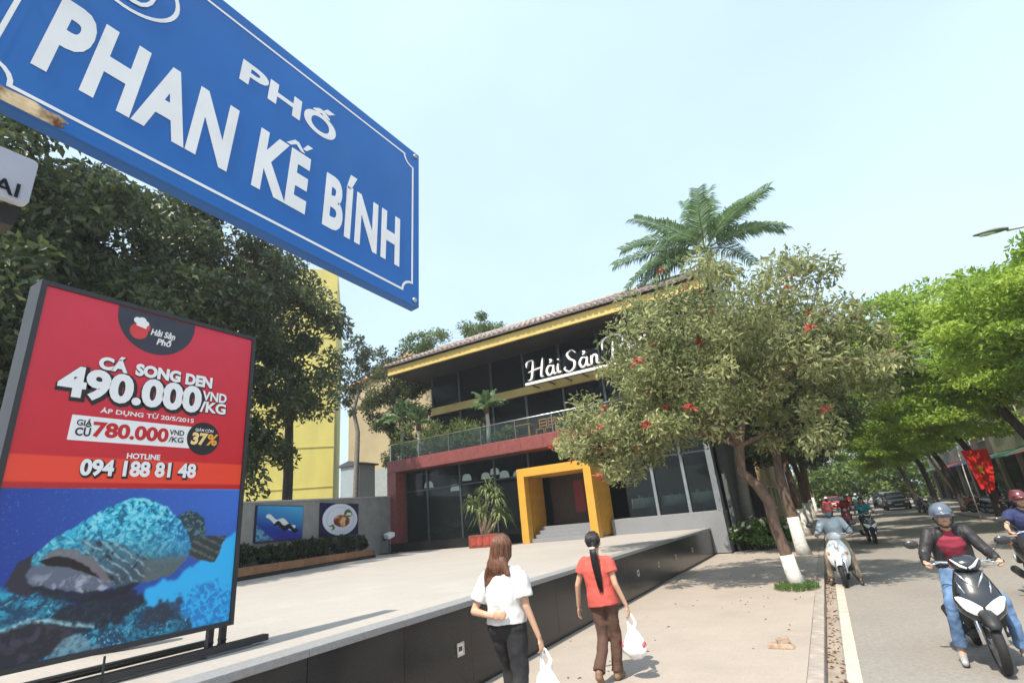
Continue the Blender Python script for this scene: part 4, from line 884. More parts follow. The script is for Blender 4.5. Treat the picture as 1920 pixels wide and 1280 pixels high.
M_ink = mat('black_ink', (.015, .015, .015)); M_wink = mat('white_ink', (.82, .82, .82), rough=.4, var=.02)
def redpart(X, Y):
    t = np.clip((Y - 1.17) / 1.55, 0, 1); n = vnoise(X * 9 + Y * 3, Y * 5, 21)
    c = mixc(np.ones(X.shape + (3,)) * np.array(lin(196, 22, 30)), lin(206, 44, 66), t)  # red pales to pink towards the top: sky gloss painted into the print
    c = c * (1 + .12 * (n[..., None] - .5)); c = mixc(c, lin(232, 66, 40), ((Y < 1.405) & (Y > 1.215)) * 1.0)
    return mixc(c, lin(180, 26, 26), (Y <= 1.215) * .8)
FISH = [(.27, .70), (.36, .80), (.50, .90), (.68, 1.02), (.86, 1.09), (1.02, 1.08), (1.16, 1.00), (1.28, .88), (1.34, .76), (1.38, .66), (1.35, .55), (1.22, .45), (1.02, .42), (.85, .40), (.70, .44), (.52, .50), (.36, .56), (.27, .62)]
def fishpart(X, Y):
    wx_ = vnoise(X * 14, Y * 14, 41, 2) - .5; wy_ = vnoise(X * 14 + 7, Y * 14 + 3, 42, 2) - .5
    ca_, sa_ = .8, .6; xr = (X + wx_ * .05) * ca_ - (Y + wy_ * .05) * sa_; yr_ = (X + wx_ * .05) * sa_ + (Y + wy_ * .05) * ca_
    n1 = vnoise(xr * 8, yr_ * 8, 31); n2 = vnoise(xr * 42, yr_ * 42, 32, 3); n3 = vnoise(xr * 22 + 4, yr_ * 22, 33, 4); n4 = vnoise(xr * 90, yr_ * 90, 34, 2)
    P = lambda poly, k=2, wv=.05: blur(inpoly(X + (n1 - .5) * wv * 1.6 + (n3 - .5) * wv, Y + (n3 - .5) * wv * 1.4, poly), k)
    one = np.ones(X.shape + (3,))
    c = mixc(one * np.array(lin(18, 48, 140)), lin(62, 112, 205), np.clip(X / 1.8 * .8 + .1, 0, 1) * np.clip(Y * .9 + .1, 0, 1))
    c = mixc(c, lin(22, 104, 186), np.clip(.75 - Y * 1.5, 0, 1)); c = mixc(c, lin(80, 140, 205), np.clip((n4 - .74) * 9, 0, 1) * .4)
    c = mixc(c, lin(46, 178, 238), P([(1.0, .36), (1.30, .44), (1.55, .60), (1.95, .88), (1.95, -.1), (.9, -.1), (.95, .2)], 10, .08))
    sh_ = P([(1.30, .30), (1.62, .34), (1.9, .22), (1.9, -.1), (1.2, -.1)], 8, .1); c = mixc(c, lin(30, 112, 190), sh_ * np.clip((n2 - .38) * 4, 0, .8))
    reef = P([(-.1, .46), (.32, .48), (.60, .36), (1.0, .30), (1.35, .20), (1.5, -.1), (-.1, -.1)], 8, .14)
    rc = mixc(one * np.array(lin(20, 66, 98)), lin(48, 160, 192), np.clip((n2 - .42) * 4, 0, 1) * np.clip((n1 - .3) * 2.5, .1, 1)); rc = mixc(rc, lin(120, 205, 220), np.clip((n4 - .62) * 6, 0, 1) * np.clip((n3 - .5) * 5, 0, 1)); c = mixc(c, np.zeros(3), reef * 0) ; c = c * (1 - reef[..., None]) + rc * reef[..., None]
    c = mixc(c, lin(24, 26, 42), P([(.52, .36), (.95, .42), (1.02, .25), (.88, .14), (.55, .14), (.42, .22)], 7, .10) * .92)
    c = mixc(c, lin(40, 46, 66), P([(1.08, .26), (1.36, .25), (1.40, .17), (1.2, .09), (1.02, .13)], 5, .08) * .85)
    rk = P([(.10, .21), (.36, .27), (.58, .17), (.60, .08), (.40, .0), (.1, -.1), (-.1, -.1), (-.1, .17)], 3, .04); c = mixc(c, lin(34, 32, 46), rk); c = mixc(c, lin(70, 66, 84), rk * np.clip((n3 - .5) * 4, 0, 1) * .7)
    ed = np.exp(-((Y - (.275 - .30 * np.abs(X - .33) + .03 * (n3 - .5))) / .014) ** 2) * (X < .72); c = mixc(c, lin(165, 215, 225), ed * .8 * np.clip(n2 * 2 - .3, 0, 1))
    c = mixc(c, lin(120, 158, 170), P([(.44, -.1), (.54, .12), (.66, .13), (.86, -.1)], 4, .04) * np.clip(n2 * 1.6 - .1, 0, 1))
    # fins and tail behind the body
    f_ = P([(1.22, .92), (1.34, .985), (1.46, .93), (1.50, .80), (1.43, .66), (1.26, .68)], 2, .03); c = mixc(c, lin(38, 58, 70), f_); c = mixc(c, lin(92, 132, 138), f_ * np.clip((n2 - .55) * 5, 0, 1) * .8)
    f_ = P([(1.34, .70), (1.50, .76), (1.70, .74), (1.66, .60), (1.60, .51), (1.38, .58)], 2, .03); c = mixc(c, lin(50, 58, 62), f_); c = mixc(c, lin(104, 114, 108), f_ * np.clip((np.sin((X * .5 + Y) * 90) * .5 + n2 - .55) * 2, 0, 1) * .6)
    c = mixc(c, lin(44, 42, 56), P([(.13, .50), (.18, .66), (.27, .715), (.42, .68), (.45, .5), (.28, .43)], 3, .04))
    # body
    body = P(FISH, 2, .022); top = np.clip((Y - .50 - (X - .3) * .05) / .38, 0, 1)
    fc = mixc(one * np.array(lin(58, 84, 98)), lin(52, 186, 220), top ** .8); fc = mixc(fc, lin(26, 132, 200), np.clip((X - 1.02) * 3.5, 0, 1) * np.clip((Y - .52) * 3, 0, 1) * .85)
    fc = mixc(fc, lin(150, 232, 240), np.clip((n2 - .53) * 7, 0, 1) * top * .75); fc = mixc(fc, lin(16, 74, 112), np.clip((.45 - n2) * 9, 0, 1) * (.35 + .5 * top)); fc = mixc(fc, lin(22, 90, 130), np.clip((n4 - .6) * 5, 0, 1) * .35)
    cheek = blur(inpoly(X, Y, [(.52, .80), (.80, .74), (1.08, .58), (1.05, .44), (.74, .44), (.62, .62)]), 14); fc = mixc(fc, lin(70, 80, 92), cheek * .55)
    ln_ = np.clip((np.sin((X * .75 + Y * .85) * 95 + n1 * 9) - .45) * 2.5, 0, 1); fc = mixc(fc, lin(170, 195, 205), ln_ * cheek * .55 * np.clip(n2 * 2 - .3, 0, 1)); fc = mixc(fc, lin(24, 30, 42), np.clip((n3 - .55) * 6, 0, 1) * cheek * .9)
    bel = blur((X > 1.0) & (Y < .60), 14); fc = mixc(fc, lin(96, 108, 108), bel * .8 * np.clip(n4 * 1.8, 0, 1))
    c = c * (1 - body[..., None]) + fc * body[..., None]
    lp = P([(.24, .56), (.27, .62), (.36, .625), (.50, .60), (.64, .54), (.76, .46), (.80, .42), (.66, .40), (.46, .44), (.30, .49)], 3, .02); c = mixc(c, lin(96, 104, 122), lp); c = mixc(c, lin(176, 182, 196), lp * np.clip((n3 - .45) * 4, 0, 1) * np.clip((.60 - Y) * 9, 0, 1) * .8)
    up_ = P([(.30, .68), (.40, .735), (.52, .72), (.66, .62), (.78, .48), (.74, .46), (.62, .56), (.50, .635), (.38, .66)], 2, .015); c = mixc(c, lin(120, 110, 112), up_ * .85)
    c = mixc(c, lin(26, 16, 18), P([(.29, .655), (.39, .685), (.50, .655), (.62, .58), (.72, .49), (.62, .535), (.50, .59), (.36, .618)], 2, .012))
    c = mixc(c, lin(22, 24, 36), P([(.28, .49), (.5, .43), (.78, .405), (1.0, .43), (.92, .36), (.7, .33), (.45, .37), (.34, .43)], 5, .03) * .92)
    return c
printed('red_print', BM, 0.0, BWd, 1.168, BH, 60, 90, redpart, BD, .0)
printed('fish_print', BM, 0.0, BWd, 0.0, 1.168, 460, 300, fishpart, BD, .0)
disc = lambda cx, cy, R_, a0, a1, n: [(cx + R_ * math.cos(a0 + (a1 - a0) * k / n), cy + R_ * math.sin(a0 + (a1 - a0) * k / n)) for k in range(n + 1)]
def flat(poly, d, m, name): mb = MB(); mb.add([bp(x, y, d) for x, y in poly], [tuple(range(len(poly)))]); return mb.build(name, m, BD, fix=False)
M_slate = mat('slate_ink', lin(48, 50, 62), rough=.45)
h = [p for p in disc(.85, 2.70, .335, -PI, 0, 30)]; h = [(.515, BH - .005)] + h + [(1.185, BH - .005)]
flat(h, .002, M_slate, 'logo_disc')
flat(disc(.70, 2.55, .075, 0, 2 * PI, 24), .0032, mat('logo_red', (.6, .04, .04), rough=.4), 'logo_mark')
flat(disc(.745, 2.60, .045, -1.2, 1.6, 12) + disc(.72, 2.62, .03, 1.6, 3.4, 6), .0036, mat('logo_red', (.6, .04, .04)), 'logo_mark')
flat(disc(.675, 2.65, .03, 0, 2 * PI, 12), .004, M_wink, 'logo_mark'); flat(disc(.715, 2.655, .034, 0, 2 * PI, 12), .0044, M_wink, 'logo_mark'); flat(disc(.75, 2.635, .024, 0, 2 * PI, 12), .0048, M_wink, 'logo_mark')
flat([(.672, 2.60), (.755, 2.585), (.762, 2.63), (.67, 2.65)], .0042, M_wink, 'logo_mark')
text('Hải Sản', BM, .80, 2.545, .21, .055, .004, M_wink, BD, offset=.03, shear=.2); text('Phố', BM, .86, 2.465, .13, .055, .004, M_wink, BD, offset=.03, shear=.2)
def outlined(body, x, y, wd, cap, m=None, off=.035, ol=.085, d=.003, dx=.006, shear=0., space=1.):
    text(body, BM, x + dx, y - dx, wd, cap, d, M_ink, BD, offset=ol, name='lettering_outline', shear=shear, space=space)
    return text(body, BM, x, y, wd, cap, d + .003, m or M_wink, BD, offset=off, shear=shear, space=space)
outlined('CÁ', .45, 2.148, .20, .095, off=.055, ol=.085); outlined('SONG', .73, 2.145, .37, .095, off=.055, ol=.085); outlined('DEN', 1.16, 2.141, .245, .095, off=.055, ol=.085)
outlined('490.000', .21, 1.888, 1.10, .225, off=.045, ol=.105, dx=.012)
outlined('VND', 1.335, 2.01, .235, .085, ol=.06); outlined('/KG', 1.325, 1.895, .245, .095, ol=.06)
text('ÁP DỤNG TỪ 20/5/2015', BM, .515, 1.775, .76, .036, .003, M_wink, BD, offset=.02)
flat([(.325, 1.535), (1.30, 1.535), (1.30, 1.735), (.33, 1.735)], .0025, M_wink, 'price_box')
M_rink = mat('red_ink', lin(190, 24, 30), rough=.4, var=.04)
text('GIÁ', BM, .37, 1.655, .10, .045, .004, M_ink, BD, offset=.02); text('CŨ', BM, .37, 1.575, .10, .06, .004, M_ink, BD, offset=.03)
text('780.000', BM, .49, 1.58, .57, .11, .004, M_rink, BD, offset=.04)
text('VND', BM, 1.075, 1.645, .125, .045, .004, M_ink, BD, offset=.02); text('/KG', BM, 1.075, 1.58, .125, .045, .004, M_ink, BD, offset=.02)
flat(disc(1.385, 1.635, .155, 0, 2 * PI, 36), .004, M_ink, 'discount_disc')
text('GIẢM CÒN', BM, 1.30, 1.70, .17, .026, .0055, M_wink, BD, offset=.01); text('37', BM, 1.275, 1.58, .14, .10, .0055, mat('gold_ink', (.85, .62, .25), rough=.4), BD, offset=.05, shear=.12); text('%', BM, 1.425, 1.58, .09, .10, .0055, mat('orange_ink', (.8, .36, .05), rough=.4), BD, offset=.03, shear=.12)
text('HOTLINE', BM, .76, 1.415, .26, .042, .003, M_wink, BD, offset=.03)
outlined('094 188 81 48', .45, 1.272, .89, .115, off=.04, ol=.10, dx=.008)
# posts, feet
zp = -(BO.z - PZ)
for yy in (1.70, 1.82):
    B(-.14, -.09, yy - .024, yy + .024, .02, BO.z - PZ - .042).build('leg', M_bframe, BD)
    for q in (.05, .09): MB().tube([(-.17, yy, q), (-.06, yy, q)], .012, 6).build('bolt', M_dk, BD)
for yy in (-.2, -.08): B(-.14, -.09, yy - .024, yy + .024, .02, BO.z - PZ - .042).build('leg', M_bframe, BD)
B(-.28, .12, 1.55, 1.98, .003, .02).build('base_plate', mat('base_plate_grey', (.12, .12, .12), rough=.6), BD)
B(.02, .10, -1.2, 2.15, .021, .075).build('base_beam', M_bframe, BD)
MB().tube([(.1, .78, .02), (.09, .78, .2)], .008, 6).build('stay', M_bframe, BD)
# spare tyre lying behind the billboard and a pipe along the plaza
ty = thing('tyre', 'black rubber tyre lying on the plaza under the billboard', 'tyre', (-6.6, 3.05, PZ + .36)); ty.rotation_euler = (0, PI / 2, -.5)
MB().lathe([(.16, -.08), (.26, -.11), (.33, -.08), (.35, 0), (.33, .08), (.26, .11), (.16, .08), (.17, 0)], 28).build('tread', mat('rubber', (.018, .018, .019), rough=.8, var=.2), ty)
MB().lathe([(.02, -.05), (.16, -.06), (.16, .06), (.02, .05)], 18).build('hub', M_dk, ty)
pp = thing('steel_pipe', 'thin dark pipe lying on the plaza under the billboard', 'pipe', (-5.6, 1.2, PZ + .03))
MB().tube([(0, -2, 0), (.05, 2.2, 0)], .028, 8).build('pipe_length', M_dk, pp)
MB().tube([(.0, .2, 0), (.02, .2, .0)], .034, 8).build('joint', M_chrome, pp)

# ---------------------------------------------------------------- street lamp
SL = thing('street_lamp', 'street lamp with flat oval head on a curved arm above the green trees', 'street lamp', (8.0, 20.3, 0))
M_gal = mat('lamp_post_grey', (.30, .31, .31), rough=.5, metal=.3)
MB().tube([(0, 0, 0), (0, 0, 4), (0, 0, 8.3)], [.11, .09, .07], 12).build('pole', M_gal, SL)
MB().tube([(0, 0, 8.3), (-.15, 0, 8.75), (-.5, 0, 8.95), (-1.1, 0, 8.98)], [.05, .045, .04, .035], 8).build('arm', M_gal, SL)
mh = MB(); secs = []
for i in range(9):
    f = i / 8; hw = .17 * math.sin(PI * (.12 + .83 * f)) + .02; hh = .085 * math.sin(PI * (.15 + .8 * f)) + .015; xc = -1.05 - .85 * f
    secs.append([(xc, hw * math.cos(2 * PI * k / 14), 9.03 + f * .06 + (hh if math.sin(2 * PI * k / 14) > 0 else hh * .45) * math.sin(2 * PI * k / 14)) for k in range(14)])
mh.loft(secs).build('lamp_head', mat('lamp_head_grey', (.20, .22, .20), rough=.5), SL)
MB().ell((-1.55, 0, 9.03), (.24, .11, .05), 12, 6).build('lens', M_lens, SL)
# hanging flag across the street
FG = thing('flag', 'red flag with yellow star hanging from a slanted white pole across the street', 'flag', (6.62, 33.0, 0))
fgM = frame((0, 0, 0), (.86, .5, 0), (0, 0, 1), (.5, -.86, 0))
ffn = lambda X, Y: .06 * np.sin(X * 6 + Y * 1.5) + .03 * np.sin(X * 13)
nx, ny = 34, 34; Xg, Yg = np.meshgrid(np.linspace(0, 1, nx), np.linspace(0, 1, ny))
wx = -.62 + Xg * 1.3 * (1 - .55 * (1 - Yg) ** 1.6) + (1 - Yg) * .38; wy = 1.25 + Yg * 1.85 + .10 * np.sin(Xg * 9) * (1 - Yg) - .15 * Xg * (1 - Yg)
P3 = [fgM @ Vector((a, b, c)) for a, b, c in zip(wx.ravel(), wy.ravel(), ffn(Xg, Yg).ravel())]
ii = np.arange(nx * ny).reshape(ny, nx); FF = np.stack([ii[:-1, :-1].ravel(), ii[:-1, 1:].ravel(), ii[1:, 1:].ravel(), ii[1:, :-1].ravel()], 1)
me = bpy.data.meshes.new('cloth'); me.from_pydata([tuple(p) for p in P3], [], FF.tolist()); me.polygons.foreach_set('use_smooth', [True] * len(me.polygons))
th = np.arctan2(Yg - .55, Xg - .5) - PI / 2; rad = np.hypot((Xg - .5) * 1.0, (Yg - .55) * 1.3)
k5 = np.abs(((th / (2 * PI / 5)) % 1) - .5) * 2; star = rad < .06 + .11 * k5 ** 1.3
cc = mixc(np.ones(Xg.shape + (3,)) * np.array(lin(228, 40, 22)), lin(245, 190, 30), star * 1.0)
ca = me.color_attributes.new('print', 'FLOAT_COLOR', 'POINT'); q = np.ones((nx * ny, 4), np.float32); q[:, :3] = cc.reshape(-1, 3); ca.data.foreach_set('color', q.ravel()); me.materials.append(paintmat('flag_cloth', .8)); link('cloth', me, FG)
MB().tube([fgM @ Vector(p) for p in ((-.75, .0, -.05), (-.72, 1.9, -.05), (-.66, 3.3, -.02))], .022, 8).build('pole', mat('white_pole', (.65, .64, .6), rough=.5), FG)
# slanted bamboo prop across the street
BP = thing('tree_prop', 'slanted pale bamboo prop leaning by the parked motorbikes across the street', 'pole', (7.3, 44, 0))
MB().tube([(.3, 0, 0), (-.5, 0, 2.4), (-.9, 0, 4.0)], [.10, .09, .08], 10).build('shaft', mat('pale_bamboo', (.42, .36, .26), rough=.8, var=.2), BP)
MB().lathe([(.22, 0), (.2, .35), (.12, .5)], 12, (.28, 0, 0)).build('foot', mat('dark_green_foot', (.05, .08, .04), rough=.8), BP)
# half brick on the pavement
BK = thing('broken_brick', 'broken brick lying on the pavement near the kerb', 'brick', (-.93, 8.05, 0))
mm = MB(); mm.add([(-.16, -.07, 0), (.14, -.08, 0), (.16, .06, 0), (-.15, .07, 0), (-.15, -.06, .055), (.10, -.07, .06), (.13, .05, .05), (-.14, .06, .06)], [(0, 3, 2, 1), (4, 5, 6, 7), (0, 1, 5, 4), (1, 2, 6, 5), (2, 3, 7, 6), (3, 0, 4, 7)]); mm.build('brick_body', mat('pale_brick', (.36, .26, .19), rough=.95, var=.3, scale=12, bump=.5), BK, .008)
mm = MB(); mm.obox((.03, .0, .085), (.07, .02, .01), (-.012, .05, 0), (-.01, 0, .03)); mm.build('fragment', mat('pale_brick', (.36, .26, .19)), BK, .008)
# ================================================================ MOTORBIKES
M_tyre = mat('rubber', (.018, .018, .019)); M_rim = mat('alloy_rim', (.25, .25, .26), rough=.35, metal=.9); M_chr = mat('chrome', (.75, .75, .76), rough=.15, metal=1, var=.03)
M_plas = mat('black_plastic', (.02, .02, .021), rough=.55, var=.15); M_seat = mat('seat_vinyl', (.018, .017, .017), rough=.5, var=.2)
M_lamp2 = mat('headlamp_glass', (.78, .80, .82), rough=.12, var=.08, scale=15, coat=1.); M_tail = mat('tail_red', (.4, .01, .01), rough=.2, coat=1.); M_mir = mat('mirror_back', (.02, .02, .022), rough=.3, coat=.5); M_amber = mat('amber_lens', (.6, .22, .02), rough=.2, coat=1.)
M_plate = mat('number_plate', (.7, .7, .68), rough=.5)
def sup(w_, h_, n=18, p=2.6):
    q = []
    for k in range(n):
        a = 2 * PI * k / n; c, s = math.cos(a), math.sin(a); q.append((w_ * math.copysign(abs(c) ** (2 / p), c), h_ * math.copysign(abs(s) ** (2 / p), s)))
    return q
def shell_y(secs, p=2.6, n=18):      # sections along y: (y, zc, half width, half height)
    mb = MB(); return mb.loft([[(a, y, zc + b) for a, b in sup(w_, h_, n, p)] for (y, zc, w_, h_) in secs])
def shell_z(secs, p=2.4, n=20):      # sections along z: (z, yc, half width, half depth)
    mb = MB(); return mb.loft([[(a, yc + b, z) for a, b in sup(w_, d_, n, p)] for (z, yc, w_, d_) in secs])
SCME = {}
def scooter(name, label, paint, loc, rz, group, lens=True, lean=0., style='sport', steer=0.):
    """faces local -Y; wheels on z = 0"""
    t = thing(name, label, 'motorbike', loc, rz, group)
    t.rotation_euler = (0, lean, rz)
    key = (paint.name, style)
    if key not in SCME:
        L = []
        tyre = MB().lathe([(.20, -.03), (.235, -.045), (.27, -.035), (.283, 0), (.27, .035), (.235, .045), (.20, .03)], 28, (0, 0, 0), 'x').mesh('tyre', M_tyre)
        rim = MB(); rim.lathe([(.205, -.032), (.18, -.03), (.18, .03), (.205, .032)], 24, (0, 0, 0), 'x')
        for k in range(5):
            a = 2 * PI * k / 5; d = V(0, math.cos(a), math.sin(a)); s = V(0, -d.z, d.y); rim.obox(d * .11, (.018, 0, 0), d * .085, s * .022)
        rim.lathe([(.05, -.06), (.05, .06)], 14, (0, 0, 0), 'x'); rim = rim.mesh('rim', M_rim)
        fk = MB()
        for s in (-1, 1): fk.tube([(s * .085, -.64, .27), (s * .085, -.56, .45), (s * .08, -.50, .62)], [.026, .03, .022], 8)
        L.append(('fork', fk.mesh('fork', M_chr), None))
        fe = MB(); secs = []
        for k in range(9):
            a = math.radians(34 + k * 11.5); c = V(0, -.64 - math.cos(a) * .315, .28 + math.sin(a) * .315); o = V(0, -math.cos(a), math.sin(a))
            wv = .075 if 0 < k < 8 else .045
            secs.append([c + V(-wv, 0, 0) - o * .035, c + V(-wv * .6, 0, 0) + o * .008, c + V(0, 0, 0) + o * .018, c + V(wv * .6, 0, 0) + o * .008, c + V(wv, 0, 0) - o * .035, c + V(wv * .5, 0, 0) - o * .004, c - o * -.004, c + V(-wv * .5, 0, 0) - o * .004])
        fe.loft(secs); L.append(('front_fender', fe.mesh('front_fender', M_plas if style == 'sport' else paint), None))
        if style == 'sport':
            fp = shell_z([(.40, -.47, .06, .07), (.48, -.50, .13, .10), (.56, -.53, .20, .13), (.66, -.53, .225, .13), (.76, -.49, .20, .115), (.86, -.45, .165, .10), (.94, -.415, .13, .08), (.97, -.40, .10, .06)], 2.2)
        else:
            fp = shell_z([(.34, -.46, .10, .05), (.44, -.48, .19, .07), (.58, -.485, .23, .085), (.72, -.475, .225, .085), (.84, -.455, .17, .08), (.93, -.43, .10, .07)], 2.6)
        L.append(('front_panel', fp.mesh('front_panel', paint), None))
        if style == 'sport':
            hl = MB()
            for s in (-1, 1):   # swept twin lenses meeting in a shallow V
                up = [(.012, .625), (.09, .685), (.175, .725), (.212, .715)]; lo = [(.012, .535), (.09, .545), (.165, .595), (.212, .685)]
                yf = lambda x, z: -.53 - .135 * math.sqrt(max(0, 1 - (x / .245) ** 2)) - .010 + abs(z - .62) * .10
                n = 9; A = []; Bq = []; Cq = []
                for k in range(n):
                    f = k / (n - 1) * 3; i = min(int(f), 2); g = f - i
                    xu = up[i][0] * (1 - g) + up[i + 1][0] * g; zu = up[i][1] * (1 - g) + up[i + 1][1] * g; xl = lo[i][0] * (1 - g) + lo[i + 1][0] * g; zl = lo[i][1] * (1 - g) + lo[i + 1][1] * g
                    A.append((s * xu, yf(xu, zu) + .004, zu)); Bq.append((s * (xu + xl) / 2, yf((xu + xl) / 2, (zu + zl) / 2) - .014, (zu + zl) / 2)); Cq.append((s * xl, yf(xl, zl) + .004, zl))
                hl.loft([A, Bq, Cq], False, False)
            L.append(('headlight', hl.mesh('headlight', M_lamp2), None))
            bz = MB()
            for s in (-1, 1):
                for (xa, xb, za, zb) in ((.05, .13, .565, .64), (.13, .175, .615, .665)):
                    pass
            vl = MB()
            for s in (-1, 1):
                vl.tube([(s * .018, -.575, .80), (s * .09, -.53, .90), (s * .13, -.47, .965)], [.008, .013, .007], 6)
                vl.tube([(s * .10, -.605, .72), (s * .13, -.56, .80), (s * .145, -.52, .87)], [.005, .008, .004], 6)
            L.append(('trim', vl.mesh('trim', M_chr), None))
            co = shell_z([(.95, -.41, .09, .08), (.99, -.43, .135, .10), (1.05, -.42, .15, .09), (1.10, -.39, .10, .06), (1.115, -.37, .05, .03)], 2.2); L.append(('handlebar_cowl', co.mesh('handlebar_cowl', paint), None))
            vv = MB()
            for s in (-1, 1): vv.tube([(s * .008, -.527, .985), (s * .06, -.515, 1.01), (s * .125, -.468, 1.075)], [.012, .016, .008], 6)
            L.append(('position_light', vv.mesh('position_light', M_lamp2), None))
        else:
            co = MB().ell((0, -.42, 1.0), (.15, .10, .085), 16, 10); L.append(('handlebar_cowl', co.mesh('handlebar_cowl', paint), None))
            hl = MB().ell((0, -.50, 1.005), (.075, .035, .065), 16, 8); L.append(('headlight', hl.mesh('headlight', M_lamp2), None))
            pl = MB().box(-.09, .09, -.585, -.575, .60, .70); L.append(('front_badge', MB().ell((0, -.565, .78), (.035, .01, .05), 10, 6).mesh('front_badge', M_chr), None))
            pg = MB(); 
            for s in (-1, 1): pg.ell((s * .17, -.535, .66), (.03, .03, .05), 10, 6)
            L.append(('indicator', pg.mesh('indicator', M_amber), None))
        st_ = MB().tube([(0, -.50, .60), (0, -.38, .98)], .028, 8); L.append(('steering_column', st_.mesh('steering_column', M_plas), None))
        hb = MB().tube([(-.35, -.28, 1.02), (-.24, -.33, 1.04), (-.1, -.38, 1.03), (.1, -.38, 1.03), (.24, -.33, 1.04), (.35, -.28, 1.02)], .013, 8); L.append(('handlebar', hb.mesh('handlebar', M_chr), None))
        for s in (-1, 1):
            g = MB().tube([(s * .25, -.327, 1.038), (s * .365, -.272, 1.018)], .019, 8); L.append(('grip', g.mesh('grip', M_plas), None))
            lv = MB().tube([(s * .2, -.37, 1.03), (s * .28, -.385, 1.025), (s * .35, -.35, 1.01)], .007, 6); L.append(('brake_lever', lv.mesh('brake_lever', M_chr), None))
            mi = MB(); mi.tube([(s * .22, -.34, 1.05), (s * .30, -.33, 1.14), (s * .37, -.31, 1.20)], .008, 6); mi.ell((s * .42, -.30, 1.235), (.075, .02, .048), 14, 8); L.append(('mirror', mi.mesh('mirror', M_mir), None))
        fb = MB(); fb.loft([[(a, y, z + b) for a, b in sup(w_, .035, 14, 3)] for (y, z, w_) in ((-.46, .36, .15), (-.36, .31, .19), (-.1, .29, .20), (.08, .30, .19))]); L.append(('floorboard', fb.mesh('floorboard', M_plas), None))
        lsh = shell_z([(.33, -.40, .15, .03), (.5, -.41, .20, .035), (.72, -.38, .18, .035), (.92, -.36, .09, .03)], 3); L.append(('leg_shield', lsh.mesh('leg_shield', M_plas), None))
        bd = shell_y([(-.30, .42, .07, .10), (-.12, .46, .10, .16), (.08, .53, .15, .18), (.30, .60, .175, .16), (.55, .66, .16, .12), (.80, .72, .11, .075), (.93, .76, .05, .035)], 2.4); L.append(('body_panel', bd.mesh('body_panel', paint), None))
        eng = MB(); eng.ell((.03, .36, .33), (.12, .26, .12), 14, 8); eng.box(.02, .10, .3, .7, .24, .34); L.append(('engine', eng.mesh('engine', mat('engine_grey', (.10, .10, .10), rough=.5, metal=.6)), None))
        ex = MB().tube([(-.12, .2, .26), (-.15, .45, .27), (-.16, .55, .30), (-.165, .85, .36)], [.025, .03, .06, .065], 10); L.append(('exhaust', ex.mesh('exhaust', M_plas), None))
        se = MB(); se.loft([[(a, y, z + b) for a, b in sup(w_, h_, 16, 2.8)] for (y, z, w_, h_) in ((-.08, .72, .07, .03), (.05, .755, .12, .045), (.25, .765, .15, .05), (.45, .79, .15, .05), (.68, .825, .12, .045), (.80, .83, .07, .03))]); L.append(('seat', se.mesh('seat', M_seat), None))
        gr = MB().tube([(-.11, .62, .80), (-.12, .86, .87), (.12, .86, .87), (.11, .62, .80)], .014, 8); L.append(('grab_rail', gr.mesh('grab_rail', M_chr), None))
        tl = MB().ell((0, .92, .74), (.10, .03, .04), 12, 6); L.append(('tail_light', tl.mesh('tail_light', M_tail), None))
        rf_ = MB(); rf_.loft([[(a, y, z + b) for a, b in sup(w_, .03, 12, 3)] for (y, z, w_) in ((.55, .60, .09), (.85, .58, .08), (.98, .46, .07))]); L.append(('rear_fender', rf_.mesh('rear_fender', M_plas), None))
        npl = MB().obox((0, 1.0, .52), (.09, 0, 0), (0, .006, .065), (0, .004, -.0004)); L.append(('number_plate', npl.mesh('number_plate', M_plate), None))
        kk = MB().tube([(.12, .2, .2), (.2, .32, .02)], .012, 6); L.append(('kickstand', kk.mesh('kickstand', M_plas), None))
        SCME[key] = (L, tyre, rim)
    L, tyre, rim = SCME[key]
    for nm, me, _ in L: link(nm, me, t)
    for nm, y in (('front_wheel', -.64), ('rear_wheel', .62)):
        wv = link(nm, tyre, t, (0, y, .283)); 
        if nm == 'front_wheel': wv.rotation_euler = (0, 0, steer)
        link('rim', rim, wv)
    return t
